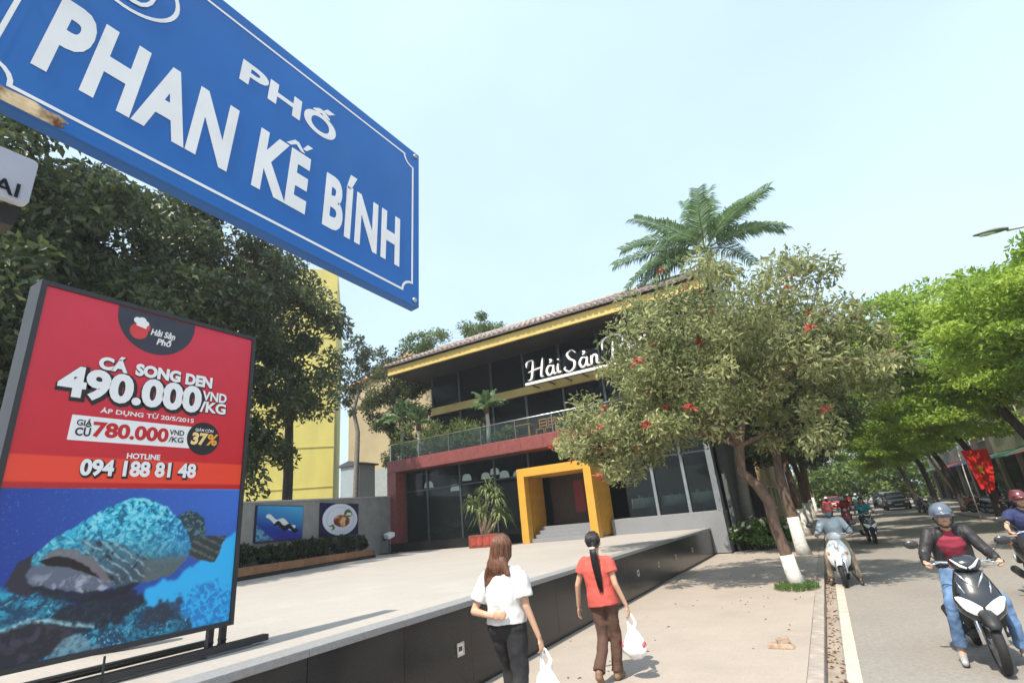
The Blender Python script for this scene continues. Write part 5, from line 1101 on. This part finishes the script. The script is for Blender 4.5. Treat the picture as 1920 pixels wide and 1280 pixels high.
# ================================================================ PEOPLE
def skin_mat(k='skin', c=(.45, .27, .18)): return mat(k, c, rough=.55, var=.06, scale=10)
def hand(mb, w_, d, nrm, side, s=1., curl=.5, fr=.0085):
    """palm and five fingers from wrist w_; d = hand direction, nrm = towards the palm side, side = towards the thumb"""
    w_ = Vector(w_); d = Vector(d).normalized(); nrm = Vector(nrm); nrm = (nrm - d * nrm.dot(d)).normalized(); sd = d.cross(nrm)
    if sd.dot(Vector(side)) < 0: sd = -sd
    pc = w_ + d * .045 * s
    mb.capsule(w_, w_ + d * .08 * s, .024 * s, .032 * s, 10, (tuple(nrm), .5)); mb.capsule(w_ + d * .05 * s + sd * .018 * s, w_ + d * .05 * s - sd * .02 * s, .02 * s, .02 * s, 8, (tuple(nrm), .65))
    for k, (off, ln) in enumerate(((.028, .068), (.0095, .076), (-.0095, .07), (-.028, .055))):
        b = w_ + d * .082 * s + sd * off * s; d1 = (d + nrm * curl * .6 + sd * off * 2.2).normalized(); m1 = b + d1 * ln * .5 * s
        d2 = (d * (1 - curl * .9) + nrm * curl * 1.5).normalized(); m2 = m1 + d2 * ln * .32 * s; d3 = (d * (1 - curl * 1.9) + nrm * curl * 1.6).normalized(); m3 = m2 + d3 * ln * .25 * s
        mb.capsule(b - d * .01, m1, fr, fr * .95, 7); mb.capsule(m1, m2, fr * .95, fr * .88, 7); mb.capsule(m2, m3, fr * .88, fr * .75, 7)
    b = w_ + d * .03 * s + sd * .024 * s; m1 = b + (d * .7 + sd * .65 + nrm * .35).normalized() * .038 * s; m2 = m1 + (d * .9 + sd * .15 + nrm * .45).normalized() * .03 * s
    mb.capsule(b, m1, fr * 1.25, fr * 1.05, 8); mb.capsule(m1, m2, fr * 1.05, fr * .85, 8)
def human(name, label, loc, rz, J, skin, voxel=.01, group=None, face=True, handcfg=None, chest=1.0, neckr=.052):
    """J: joints in metres, local frame, person faces +Y. Builds the continuous body; garments are added by the caller"""
    t = thing(name, label, 'person', loc, rz, group); g = {k: Vector(v) for k, v in J.items()}
    mb = MB(); up = (g['neck'] - g['pelvis']).normalized(); fwd = V(0, 1, 0)
    mb.capsule(g['hipL'], g['hipR'], .085, .085, 12); mb.capsule(g['pelvis'], g['waist'], .12, .10, 14, ((0, 1, 0), .8)); mb.capsule(g['waist'], g['chest'], .10, .13 * chest, 14, ((0, 1, 0), .8)); mb.capsule(g['shL'] * .8 + g['chest'] * .2, g['shR'] * .8 + g['chest'] * .2, .05, .05, 10)
    mb.capsule(g['chest'], g['neck'], .10, .055, 12, ((0, 1, 0), .8)); mb.capsule(g['neck'], g['head'] + V(0, 0, -.06), neckr, neckr * .95, 10)
    h = g['head']; hf = Vector(J.get('look', (0, 1, 0))); hf = Vector(hf).normalized(); hr = hf.cross(V(0, 0, 1)).normalized(); hu = hr.cross(hf); HR = Matrix((hr, hf, hu)).transposed()
    E_ = lambda c, r, **k: mb.ell(h + HR @ Vector(c), r, 14, 10, HR)
    E_((0, -.012, .025), (.076, .094, .092)); E_((0, .02, -.035), (.060, .072, .085)); E_((0, .045, -.075), (.038, .042, .04))
    if face:
        mb.capsule(h + HR @ V(0, .090, .012), h + HR @ V(0, .106, -.022), .010, .015, 8); E_((0, .082, -.055), (.026, .016, .016)); E_((-.035, .07, -.02), (.025, .02, .022)); E_((.035, .07, -.02), (.025, .02, .022)); E_((0, .082, .036), (.05, .016, .012))
    for s in (-1, 1): E_((s * .079, -.004, -.008), (.012, .022, .032))
    for s in ('L', 'R'):
        mb.capsule(g['sh' + s], g['el' + s], .044, .035, 10); mb.capsule(g['el' + s], g['wr' + s], .036, .024, 10)
        mb.capsule(g['hip' + s], g['kn' + s], .080, .053, 12); mb.capsule(g['kn' + s], g['an' + s], .053, .034, 10); k2 = g['kn' + s].lerp(g['an' + s], .3); mb.capsule(k2, k2.lerp(g['an' + s], .3), .052, .045, 10)
        mb.capsule(g['an' + s] + V(0, -.02, -.02), g['toe' + s], .034, .026, 10)
        hc = (handcfg or {}).get(s, dict(d=g['wr' + s] - g['el' + s], n=(1 if s == 'L' else -1, 0, 0), side=(0, 1, 0), curl=.35)); hand(mb, g['wr' + s], hc['d'], hc['n'], hc['side'], 1., hc.get('curl', .4))
    body = remesh(mb, 'body', skin, t, voxel, 3)
    if face:
        for s in (-1, 1):
            MB().ell(h + HR @ V(s * .032, .0855, .008), (.012, .006, .006), 10, 6, HR).build('eye', mat('eye_dark', (.02, .015, .012), rough=.2), t)
            mm = MB(); mm.capsule(h + HR @ V(s * .018, .092, .030), h + HR @ V(s * .048, .084, .030), .0035, .0025, 6); mm.build('eyebrow', mat('black_hair', (.012, .010, .010), rough=.45), t)
        mm = MB(); mm.capsule(h + HR @ V(-.018, .097, -.053), h + HR @ V(.018, .097, -.053), .005, .005, 6); mm.build('lips', mat('lip', (.36, .13, .11), rough=.5), t)
    return t, g, HR
def limb(mb, a, b, r1, r2, f=None): mb.capsule(a, b, r1, r2, 12, f)
def shirt(t, g, m, sleeve=.6, inf=.02, voxel=.012, hem=None, name='shirt', chest=1., loose=0., it=3, disp=.022):
    mb = MB(); pel = g['pelvis'] + V(0, 0, (hem or 0) - .06); F = ((0, 1, 0), .80); nk = g['neck'] + V(0, 0, -.02)
    mb.tube([pel, pel.lerp(g['waist'], .6), g['waist'], g['chest'], g['chest'].lerp(nk, .55), g['chest'].lerp(nk, .85), nk], [.158 + inf + loose * 1.2, .150 + inf + loose, .140 + inf + loose, .158 * chest + inf + loose * .6, .135 + inf, .085, .062], 24, True, F)
    q = .86; mb.tube([g['shL'].lerp(g['chest'], .5), g['shL'], g['shL'].lerp(g['elL'], .12)], [.075, .050 + inf * .8, .048 + inf], 14); mb.tube([g['shR'].lerp(g['chest'], .5), g['shR'], g['shR'].lerp(g['elR'], .12)], [.075, .050 + inf * .8, .048 + inf], 14)
    mb.capsule(g['shL'] * .9 + g['chest'] * .1, g['shR'] * .9 + g['chest'] * .1, .056 + inf * .6, .056 + inf * .6, 12); mb.capsule(g['neck'] + V(-.05, -.01, -.045), g['neck'] + V(.05, -.01, -.045), .055, .055, 12)
    for s in ('L', 'R'):
        e = g['sh' + s].lerp(g['el' + s], min(sleeve, 1)); pts = [g['sh' + s] + (g['sh' + s] - g['el' + s]) * .02, g['sh' + s].lerp(e, .3), e]; rs = [.045 + inf * .7, .050 + inf + loose * .3, .048 + inf + loose * .8]
        if sleeve > 1: pts.append(g['el' + s].lerp(g['wr' + s], sleeve - 1)); rs[-1] = .047 + inf; rs.append(.034 + inf)
        mb.tube(pts, rs, 16)
    return remesh(mb, name, m, t, voxel, it, disp)
def trousers(t, g, m, voxel=.012, inf=.012, frac=.93, name='trousers', top=.05, calf=0.):
    mb = MB(); mb.capsule(g['hipL'], g['hipR'], .092 + inf, .092 + inf, 14); mb.capsule(g['pelvis'], g['pelvis'].lerp(g['waist'], .4), .122 + inf, .115 + inf, 16, ((0, 1, 0), .82))
    for s in ('L', 'R'):
        limb(mb, g['hip' + s], g['kn' + s], .085 + inf, .058 + inf); mb.tube([g['kn' + s], g['kn' + s].lerp(g['an' + s], frac * .5), g['kn' + s].lerp(g['an' + s], frac)], [.058 + inf, .052 + inf, .046 + inf + calf], 14)
    return remesh(mb, name, m, t, voxel, 3, .03)
def shoes(t, g, m, voxel=.01, name='shoe'):
    for s in ('L', 'R'):
        mb = MB(); mb.capsule(g['an' + s] + V(0, -.03, -.035), g['toe' + s] + V(0, 0, .0), .042, .034, 10); mb.capsule(g['an' + s] + V(0, -.02, .0), g['an' + s] + V(0, 0, -.03), .042, .042, 10); remesh(mb, name, m, t, voxel, 2)
M_skin = skin_mat('skin', (.50, .30, .20)); M_skin2 = skin_mat('skin_tanned', (.36, .20, .13))
M_blackhair = mat('black_hair', (.012, .010, .010), rough=.35, var=.3, scale=60, stretch=(1, 1, .08), bump=.5, bscale=90)
M_brownhair = mat('brown_hair', (.13, .055, .028), rough=.38, var=.4, scale=60, stretch=(1, 1, .06), bump=.6, bscale=90)
cloth = lambda n, c, r=.85: mat(n, c, rough=r, var=.10, scale=5, bump=.6, bscale=11)
# ---------------- woman in white
W0 = (-2.82, 4.6, 0)
J = dict(pelvis=(-.02, 0, .93), waist=(-.02, 0, 1.05), chest=(-.02, .0, 1.24), neck=(-.02, .01, 1.40), head=(-.02, .03, 1.555), shL=(-.19, 0, 1.345), elL=(-.31, -.10, 1.03), wrL=(-.06, -.185, 1.005), shR=(.16, 0, 1.345), elR=(.215, -.02, 1.06), wrR=(.29, .03, .80),
         hipL=(-.11, 0, .88), hipR=(.07, 0, .88), knL=(-.11, .16, .50), anL=(-.10, .05, .10), toeL=(-.10, .20, .04), knR=(.10, -.02, .48), anR=(.11, -.30, .14), toeR=(.11, -.22, .03), look=(-.12, 1, .05))
t, g, HR = human('person', 'woman in white top and black trousers walking away with a white bag', W0, 0, J, M_skin, .007, None, True,
    dict(L=dict(d=(1, -.12, .06), n=(0, 1, 0), side=(0, 0, 1), curl=.35), R=dict(d=(.22, .05, -1), n=(-1, .1, 0), side=(0, 1, 0), curl=.62)))
shirt(t, g, cloth('white_cotton', (.58, .58, .58)), .74, .018, .009, hem=.05, loose=.022, name='blouse', disp=.022)
trousers(t, g, cloth('black_cloth', (.014, .014, .016)), .011, .018)
shoes(t, g, mat('sandal_tan', (.2, .12, .07), rough=.6))
mb = MB(); h = g['head']
mb.ell(h + V(0, -.012, .035), (.096, .112, .105), 16, 10); mb.capsule(h + V(-.01, -.06, .02), h + V(-.02, -.10, -.14), .088, .095, 14, ((0, 1, 0), .62)); mb.capsule(h + V(-.03, -.10, -.14), h + V(-.075, -.125, -.30), .105, .062, 14, ((0, 1, 0), .4))
for q in (-.10, -.075, -.05, -.02): mb.capsule(h + V(q, -.125, -.26), h + V(q - .005, -.125, -.36 + abs(q + .07) * .5), .026, .014, 8)
for q in (.06, .085): mb.capsule(h + V(q * .6, -.10, -.10), h + V(q + .03, -.115, -.22), .04, .018, 8)
for q in (-.10,): mb.capsule(h + V(q * .6, -.06, -.08), h + V(q - .03, -.02, -.25), .04, .018, 8)
remesh(mb, 'hair', M_brownhair, t, .008, 2)
def strands(name, m, parent, paths, r0=.0035):
    mb = MB()
    for P in paths: mb.tube(P, [r0 * (1 - .75 * i / (len(P) - 1)) for i in range(len(P))], 4)
    return mb.build(name, m, parent, fix=False)
sr = random.Random(3); paths = []
for k in range(230):
    a = sr.uniform(PI * .92, PI * 2.08); ca, sa = math.cos(a), math.sin(a); q = sr.uniform(.98, 1.06)
    top = h + V(ca * .03, sa * .03 - .01, .142); p1 = h + V(ca * .098 * q, sa * .114 * q - .012, .04); p2 = h + V(ca * .100 * q - .01, sa * .118 * q - .02, -.07); x = -.02 + ca * .105 * q
    p3 = h + V(x - .01, min(-.12 - abs(sa) * .03, -.10) * q, -.17); e = sr.uniform(-.40, -.26); tw = sr.uniform(-.02, .02)
    p4 = h + V(-.07 + (x + .02) * .55 + tw, -.135 * q, (e - .17) / 2); p5 = h + V(-.07 + (x + .02) * .45 + tw * 1.6, -.135 * q + sr.uniform(-.01, .02), e)
    paths.append([top, h + V(ca * .075, sa * .085 - .012, .11), p1, p2, p3, p4, p5])
strands('hair_strands', M_brownhair, t, paths)
# ---------------- woman in red
R0 = (-2.6, 6.4, 0)
J = dict(pelvis=(.02, 0, .86), waist=(.0, 0, .98), chest=(-.01, 0, 1.16), neck=(-.01, .0, 1.315), head=(-.015, .02, 1.465), shL=(-.165, 0, 1.265), elL=(-.275, -.02, 1.0), wrL=(-.33, .05, .76), shR=(.15, 0, 1.265), elR=(.215, -.04, 1.0), wrR=(.29, .02, .765),
         hipL=(-.065, 0, .82), hipR=(.10, 0, .82), knL=(-.03, -.02, .44), anL=(-.035, -.26, .13), toeL=(-.04, -.20, .03), knR=(.09, .05, .44), anR=(.07, .02, .075), toeR=(.08, .16, .028), look=(-.1, 1, 0))
t, g, HR = human('person', 'woman in red T-shirt and brown trousers with long black ponytail walking away', R0, 0, J, M_skin, .007, None, True,
    dict(L=dict(d=(-.15, .15, -1), n=(1, .1, 0), side=(0, 1, 0), curl=.3), R=dict(d=(.2, .05, -1), n=(-1, .1, 0), side=(0, 1, 0), curl=.62)))
shirt(t, g, cloth('coral_red_cotton', (.50, .085, .065)), .52, .012, .009, hem=-.03, loose=.018, name='t_shirt', disp=.016)
trousers(t, g, cloth('brown_cloth', (.085, .042, .028)), .011, .010, frac=.97, calf=.015)
shoes(t, g, mat('sandal_tan', (.2, .12, .07)))
mb = MB(); h = g['head']; mb.ell(h + V(0, -.014, .03), (.093, .110, .105), 16, 10); mb.ell(h + V(0.015, -.10, -.02), (.05, .035, .055), 12, 8); remesh(mb, 'hair', M_blackhair, t, .008, 2)
mb = MB(); c0 = h + V(.02, -.115, -.03); pts = [c0, c0 + V(.022, -.035, -.08), c0 + V(.035, -.045, -.20), c0 + V(.05, -.04, -.36), c0 + V(.06, -.035, -.50)]; rs = [.030, .038, .042, .038, .010]
for i in range(4): mb.capsule(pts[i], pts[i + 1], rs[i], rs[i + 1], 12, ((0, 1, 0), .55))
remesh(mb, 'ponytail', M_blackhair, t, .008, 2)
paths = []
for k in range(70):
    a = sr.uniform(0, 2 * PI); q = sr.uniform(.95, 1.12); paths.append([p + V(math.cos(a) * r_q * q, math.sin(a) * r_q * .58 * q, 0) for p, r_q in zip(pts, rs)]); paths[-1][-1] = paths[-1][-1] + V(math.cos(a) * .012, 0, sr.uniform(-.05, .04))
for k in range(120):
    a = sr.uniform(PI * .95, PI * 2.05); ca, sa = math.cos(a), math.sin(a); paths.append([h + V(ca * .03, sa * .03, .137), h + V(ca * .08, sa * .09 - .012, .10), h + V(ca * .097, sa * .113 - .014, .03), h + V(ca * .06 + .01, sa * .06 - .075, -.03), c0 + V(0, -.01, 0)])
strands('hair_strands', M_blackhair, t, paths, .003)
mm = MB(); mm.lathe([(.036, -.014), (.040, 0), (.036, .014)], 14, tuple(c0 + V(.004, -.012, -.025))); mm.build('hair_tie', mat('pale_tie', (.6, .55, .5), rough=.7), t)
# ---------------- carrier bags
def bag(label, top, h_, w_, m, seed, group='white carrier bags in the women\'s hands'):
    r = random.Random(seed); t = thing('carrier_bag', label, 'bag', top, 0, group)
    mb = MB(); secs = []
    for i in range(12):
        f = i / 11; z = -.12 - f * h_; rr = w_ * (.18 + .82 * math.sin(min(1, f * 1.25) * PI / 2)) * (1 if f < .8 else 1 - (f - .8) * 2.6); dd = rr * .62
        secs.append([(rr * math.cos(a) * (1 + .10 * math.sin(a * 5 + f * 7 + seed) + r.uniform(-.05, .05)), dd * math.sin(a) * (1 + .12 * math.sin(a * 4 + f * 9)), z + r.uniform(-.008, .008)) for a in [2 * PI * k / 22 for k in range(22)]])
    mb.loft(secs).build('sack', m, t)
    for s in (-1, 1):
        mm = MB(); mm.tube([(s * w_ * .14, .02 * s, -.15), (s * w_ * .30, .02, -.08), (s * w_ * .1, 0, .0), (0, 0, .012)], [.035, .02, .012, .010], 8, True, ((0, 1, 0), .3)); mm.build('handle', m, t)
    return t
M_poly = mat('white_polythene', (.80, .80, .80), rough=.35, var=.08, scale=9, bump=.6, bscale=12)
bag('white carrier bag hanging from the hand of the woman in white', (W0[0] + .325, W0[1] + .04, .695), .34, .15, M_poly, 3)
bb_ = bag('white carrier bag with red print hanging from the hand of the woman in red', (R0[0] + .315, R0[1] + .03, .66), .32, .14, M_poly, 5)
for s in (-1, 1): MB().ell((s * .118, -.01, -.30), (.022, .05, .035), 10, 6).build('red_print', mat('red_bag_print', (.6, .12, .12), rough=.5), bb_)
# ---------------- riders
def rider(label, loc, rz, cols, helmet=None, hair=True, voxel=.012, mask=None, jacket=True, feet='down', lean=0., bare=False, group='motorbike riders', shoe=(.05, .05, .05), swap=None):
    """faces local +Y when built; turned so that the rider faces local -Y of the bike"""
    fz = .085 if feet == 'down' else .36; fx = .27 if feet == 'down' else .13; ky = .40 if feet == 'down' else .42; kx = .225 if feet == 'down' else .16; kz = .62 if feet == 'down' else .74; fy = .30
    J = dict(pelvis=(0, -.16, .90), waist=(0, -.14, 1.02), chest=(0, -.07, 1.22), neck=(0, -.03, 1.37), head=(0, .02, 1.515), shL=(.185, -.05, 1.32), elL=(.30, .04, 1.10), wrL=(.335, .24, 1.035), shR=(-.185, -.05, 1.32), elR=(-.30, .04, 1.10), wrR=(-.335, .24, 1.035),
             hipL=(.10, -.12, .86), hipR=(-.10, -.12, .86), knL=(kx, ky - .08, kz), anL=(fx, fy - .05, fz + .04), toeL=(fx + .02, fy + .13, fz - .04), knR=(-kx, ky - .08, kz), anR=(-fx, fy - .05, fz + .04), toeR=(-fx - .02, fy + .13, fz - .04), look=(0, 1, -.06))
    J = {k: (-v[0], v[1], v[2]) for k, v in J.items()}     # L is -x when facing +Y
    if swap: J.update(swap)
    hc = {s: dict(d=(-sg * .15, 1, -.1), n=(0, .1, -1), side=(-sg * 1, 0, 0), curl=.62) for s, sg in (('L', -1), ('R', 1))}
    t, g, HR = human('person', label, loc, rz, J, cols.get('skin', M_skin2), voxel, group, True, hc)
    if jacket:
        shirt(t, g, cols['shirt'], 1.0, .010, voxel * 1.1, name='shirt')
        mb = MB(); F = ((0, 1, 0), .80)
        # open jacket: sleeves and two side halves that leave the chest uncovered
        for s in ('L', 'R'):
            limb(mb, g['sh' + s], g['el' + s], .072, .062); limb(mb, g['el' + s], g['el' + s].lerp(g['wr' + s], .86), .062, .046)
            sx = -1 if s == 'L' else 1
            mb.capsule(g['chest'] + V(sx * .105, -.02, .05), g['waist'] + V(sx * .12, -.02, -.06), .085, .085, 12); mb.capsule(g['chest'] + V(sx * .085, .05, .10), g['waist'] + V(sx * .125, .055, -.04), .058, .058, 12)
        mb.capsule(g['shL'] * .8 + g['chest'] * .2 + V(0, -.02, .02), g['shR'] * .8 + g['chest'] * .2 + V(0, -.02, .02), .072, .072, 12); mb.capsule(g['chest'] + V(0, -.05, 0), g['waist'] + V(0, -.05, -.06), .13, .13, 14, F); mb.capsule(g['neck'] + V(-.06, -.03, -.01), g['neck'] + V(.06, -.03, -.01), .04, .04, 10)
        remesh(mb, 'jacket', cols['jacket'], t, voxel * 1.1, 3, .024)
    else:
        shirt(t, g, cols['shirt'], cols.get('sleeve', .6), .02, voxel * 1.1, name='shirt', loose=.01)
    trousers(t, g, cols['trousers'], voxel * 1.1, .012, frac=.92); shoes(t, g, mat(cols.get('shoename', 'dark_shoe'), shoe, rough=.6), voxel)
    h = g['head']
    if helmet:
        hm = MB(); secs = []
        for i in range(10):
            th = math.radians(8 + i * 11.2); rr = math.sin(th); zz = math.cos(th)
            secs.append([h + HR @ V(.122 * rr * math.cos(a), .138 * rr * math.sin(a) - .005, .035 + .125 * zz) for a in [2 * PI * k / 24 for k in range(24)]])
        hm.loft(secs, True, True); 
        pk = MB(); pk.loft([[h + HR @ V(x, y, z) for x, y, z in ((-.095, .085, .055), (-.05, .125, .06), (0, .135, .062), (.05, .125, .06), (.095, .085, .055))], [h + HR @ V(x, y, z) for x, y, z in ((-.085, .135, .030), (-.045, .18, .036), (0, .19, .038), (.045, .18, .036), (.085, .135, .030))]], False, False)
        ho = hm.build('helmet', helmet, t); po_ = pk.build('peak', helmet, ho); sd = po_.modifiers.new('solid', 'SOLIDIFY'); sd.thickness = .006
        sp = MB(); 
        for s in (-1, 1): sp.tube([h + HR @ V(s * .10, .02, -.01), h + HR @ V(s * .085, .03, -.07), h + HR @ V(s * .03, .045, -.122), h + HR @ V(0, .05, -.128)], .008, 6)
        sp.build('strap', M_dk, ho)
    elif hair:
        mb = MB(); mb.ell(h + HR @ V(0, -.025, .04), (.088, .105, .098), 14, 10, HR); mb.capsule(h + HR @ V(0, -.06, 0), h + HR @ V(0, -.07, -.07), .075, .06, 12); remesh(mb, 'hair', M_blackhair, t, .01, 2)
    if mask:
        mb = MB(); mb.ell(h + HR @ V(0, .045, -.055), (.068, .068, .055), 14, 10, HR); remesh(mb, 'face_mask', mask, t, .01, 2)
    return t
paint_black = mat('gloss_black_paint', (.014, .015, .017), rough=.16, var=.05, coat=1.)
paint_white = mat('gloss_white_paint', (.72, .76, .78), rough=.25, var=.03, coat=.8)
paint_dark = mat('dark_grey_paint', (.05, .05, .055), rough=.3, coat=.7); paint_red = mat('red_paint', (.38, .03, .03), rough=.3, coat=.7); paint_blue = mat('blue_paint', (.05, .09, .22), rough=.3, coat=.7); paint_silver = mat('silver_paint', (.4, .41, .42), rough=.3, metal=.5, coat=.5)
def mounted(bikelabel, riderlabel, paint, x, y, rz, style, dz=-.12, rg='motorbikes on the road', **kw):
    b = scooter('scooter', bikelabel, paint, (x, y, dz), rz, rg, style=style)
    # rider faces local +Y -> turn by pi
    r = rider(riderlabel, (x, y, dz), rz + PI, **kw); return b, r
G_ = cloth
mounted('black sport scooter with swept twin headlights nearest the camera', 'man in grey helmet, black jacket over red shirt and jeans riding the nearest scooter', paint_black, 1.16, 8.33, -.01, 'sport', voxel=.009,
    cols=dict(shirt=G_('crimson_shirt', (.25, .022, .045)), jacket=G_('charcoal_jacket', (.022, .02, .022), .6), trousers=mat('blue_denim', (.12, .21, .37), rough=.9, var=.45, scale=5, bump=.7, bscale=12), skin=M_skin, shoename='grey_shoe'), helmet=mat('slate_helmet', (.10, .125, .165), rough=.25, var=.1, scale=3, coat=.8), shoe=(.35, .34, .34))
mounted('white classic scooter close to the kerb', 'rider in pale blue jacket, red helmet and blue mask on the white scooter', paint_white, -.03, 14.45, -.06, 'classic',
    cols=dict(shirt=G_('pale_blue_cotton', (.52, .60, .64)), trousers=G_('khaki_cloth', (.36, .28, .19)), sleeve=1.9), helmet=mat('red_helmet', (.40, .05, .06), rough=.35, coat=.6), jacket=False, mask=G_('teal_mask', (.10, .26, .34)))
mounted('dark scooter of the rider in teal farther down the road', 'bareheaded rider in teal shirt and dark trousers down the road', paint_dark, 1.12, 24.6, .10, 'sport', voxel=.018,
    cols=dict(shirt=G_('teal_cotton', (.02, .17, .20)), trousers=G_('navy_cloth', (.02, .025, .04)), sleeve=.6), jacket=False, feet='up')
mounted('dark blue scooter cut by the right edge of the picture', 'man in maroon helmet and navy T-shirt riding at the right edge', paint_dark, 2.76, 12.0, .06, 'sport', voxel=.012,
    cols=dict(shirt=G_('navy_cotton', (.022, .032, .10)), trousers=G_('black_cloth', (.014, .014, .016)), sleeve=.6, skin=M_skin), helmet=mat('maroon_helmet', (.12, .022, .03), rough=.25, coat=.8), jacket=False)
FAR = []
FAR.append(mounted('red scooter far down the road by the kerb', 'rider in red top far down the road by the kerb', paint_red, .0, 46, .0, 'classic', voxel=.022,
    cols=dict(shirt=G_('red_cotton', (.40, .05, .05)), trousers=G_('navy_cloth', (.02, .02, .04)), sleeve=.6), helmet=mat('white_helmet', (.6, .6, .6), rough=.3), jacket=False, feet='up'))
FAR.append(mounted('black scooter in the middle distance beyond the teal rider', 'rider in dark maroon top in the middle distance', paint_black, .95, 40, .04, 'sport', voxel=.022,
    cols=dict(shirt=G_('maroon_cotton', (.10, .02, .03)), trousers=G_('black_cloth', (.01, .01, .01)), sleeve=.6), helmet=mat('black_helmet', (.02, .02, .02), rough=.3), jacket=False, feet='up'))
FAR.append(mounted('blue scooter far down the middle of the road', 'rider in pale green top far down the middle of the road', paint_blue, 2.3, 56, .0, 'classic', voxel=.024,
    cols=dict(shirt=G_('pale_green_cotton', (.25, .42, .36)), trousers=G_('navy_cloth', (.02, .02, .04)), sleeve=.6), helmet=mat('white_helmet', (.6, .6, .6)), jacket=False, feet='up'))
# parked motorbikes across the street
pk = [(7.6, 27.8, 1.2, paint_black, 'black'), (7.7, 28.8, 1.3, paint_silver, 'silver'), (7.7, 31.2, 1.15, paint_blue, 'blue'), (7.7, 32.3, 1.25, paint_dark, 'dark grey'), (7.8, 36.5, 1.2, paint_white, 'white'), (7.8, 37.6, 1.3, paint_black, 'black'), (7.6, 39.2, 1.1, paint_red, 'red'), (5.7, 44.5, .15, paint_silver, 'silver'), (5.6, 47.5, .1, paint_dark, 'dark grey'), (7.8, 24.4, 1.25, paint_dark, 'dark grey')]
for k, (x, y, a, p_, cn) in enumerate(pk):
    where = ['left of the hanging flag, nearer of two', 'left of the hanging flag, farther of two', 'right behind the hanging flag', 'just past the hanging flag', 'in front of the tan shophouse', 'beside the parked white scooter', 'near the slanted pale prop', 'by the slanted pale prop on the road edge', 'past the slanted pale prop on the road edge', 'nearest the right edge'][k]
    scooter('parked_motorbike', '%s motorbike parked across the street, %s' % (cn, where), p_, (x, y, 0 if x > 6.5 else -.12), a, 'motorbikes parked across the street', lean=.08, style='sport' if k % 2 else 'classic')
# ---------------- parked cars
def car(label, loc, rz, paint, group='cars parked along the far kerb'):
    t = thing('parked_car', label, 'car', loc, rz, group)
    mb = MB(); prof = [(-2.1, .35, .78, .18), (-2.05, .52, .84, .28), (-1.2, .58, .87, .36), (-.9, .60, .87, .38), (1.0, .62, .87, .40), (1.7, .62, .86, .38), (2.05, .56, .82, .30), (2.12, .45, .76, .18)]
    mb.loft([[(a, y, zc + b) for a, b in sup(w_, h_, 20, 4)] for (y, zc, w_, h_) in prof]); mb.build('body', paint, t)
    mb = MB(); mb.loft([[(a, y, zc + b) for a, b in sup(w_, h_, 20, 4)] for (y, zc, w_, h_) in ((-1.15, .95, .76, .03), (-.35, 1.15, .70, .27), (.6, 1.17, .70, .29), (1.3, 1.1, .72, .2), (1.75, .96, .74, .04))]); cb = mb.build('cabin', mat('car_glass', (.015, .017, .02), rough=.06), t)
    mb = MB(); mb.loft([[(a, y, zc + b) for a, b in sup(w_, h_, 20, 4)] for (y, zc, w_, h_) in ((-.42, 1.40, .60, .03), (.0, 1.44, .66, .035), (.7, 1.45, .66, .035), (1.25, 1.33, .62, .02))]); mb.build('roof', paint, t)
    for s in (-1, 1):
        MB().ell((s * .6, -2.07, .60), (.16, .05, .07), 12, 6).build('headlight', M_lamp2, t); MB().ell((s * .62, 2.09, .66), (.14, .04, .09), 12, 6).build('tail_light', M_tail, t)
        MB().ell((s * .95, -.75, .98), (.09, .05, .06), 10, 6).build('mirror', paint, t)
        for y in (-1.3, 1.3):
            wv = MB().lathe([(.2, -.1), (.3, -.1), (.32, 0), (.3, .1), (.2, .1)], 20, (s * .8, y, .32), 'x').build('wheel', M_tyre, t); MB().lathe([(.02, -.08), (.2, -.085), (.2, .085), (.02, .08)], 14, (s * .805, y, .32), 'x').build('rim', M_rim, wv)
    B(-.3, .3, -2.13, -2.11, .42, .52).build('number_plate', M_plate, t)
    return t
car('dark car parked first along the right kerb', (5.2, 58, -.12), .0, paint_dark); car('silver car parked between two dark cars at the right kerb', (5.3, 64, -.12), .02, paint_silver); car('dark car parked farthest along the right kerb', (5.3, 70.5, -.12), .0, paint_dark); car('red car standing far off on the left side of the road', (.7, 76, -.12), .0, paint_red, 'cars far down the road')
FARB = [(o, q) for o, q in FAR]
for k, (x, y, lb) in enumerate(((1.9, 63, 'left of the parked cars'), (-.05, 52, 'close to the near kerb'), (3.2, 69, 'beside the parked cars'), (.7, 33, 'just beyond the rider in teal'))):
    b0, r0 = FARB[k % len(FARB)]
    for o, nm in ((b0, 'scooter'), (r0, 'rider')):
        c = copy_tree(o); c.location = (x, y, -.12); c['label'] = 'small distant %s %s' % (nm, lb)


# ---------------------------------------------------------------- thin city haze
hz = B(-700, 700, -400, 1600, -1.6, 31).build('haze', None); hm_ = bpy.data.materials.new('haze_air'); hm_.use_nodes = True; hn = hm_.node_tree; hn.nodes.clear()
ho_ = hn.nodes.new('ShaderNodeOutputMaterial'); hv = hn.nodes.new('ShaderNodeVolumePrincipled'); hv.inputs['Color'].default_value = (.93, .96, 1, 1); hv.inputs['Density'].default_value = .0010; hv.inputs['Anisotropy'].default_value = .2
hn.links.new(hv.outputs[0], ho_.inputs['Volume']); hz.data.materials.append(hm_); tag(hz, 'thin pale haze in the air over the whole street', 'haze', kind='stuff')
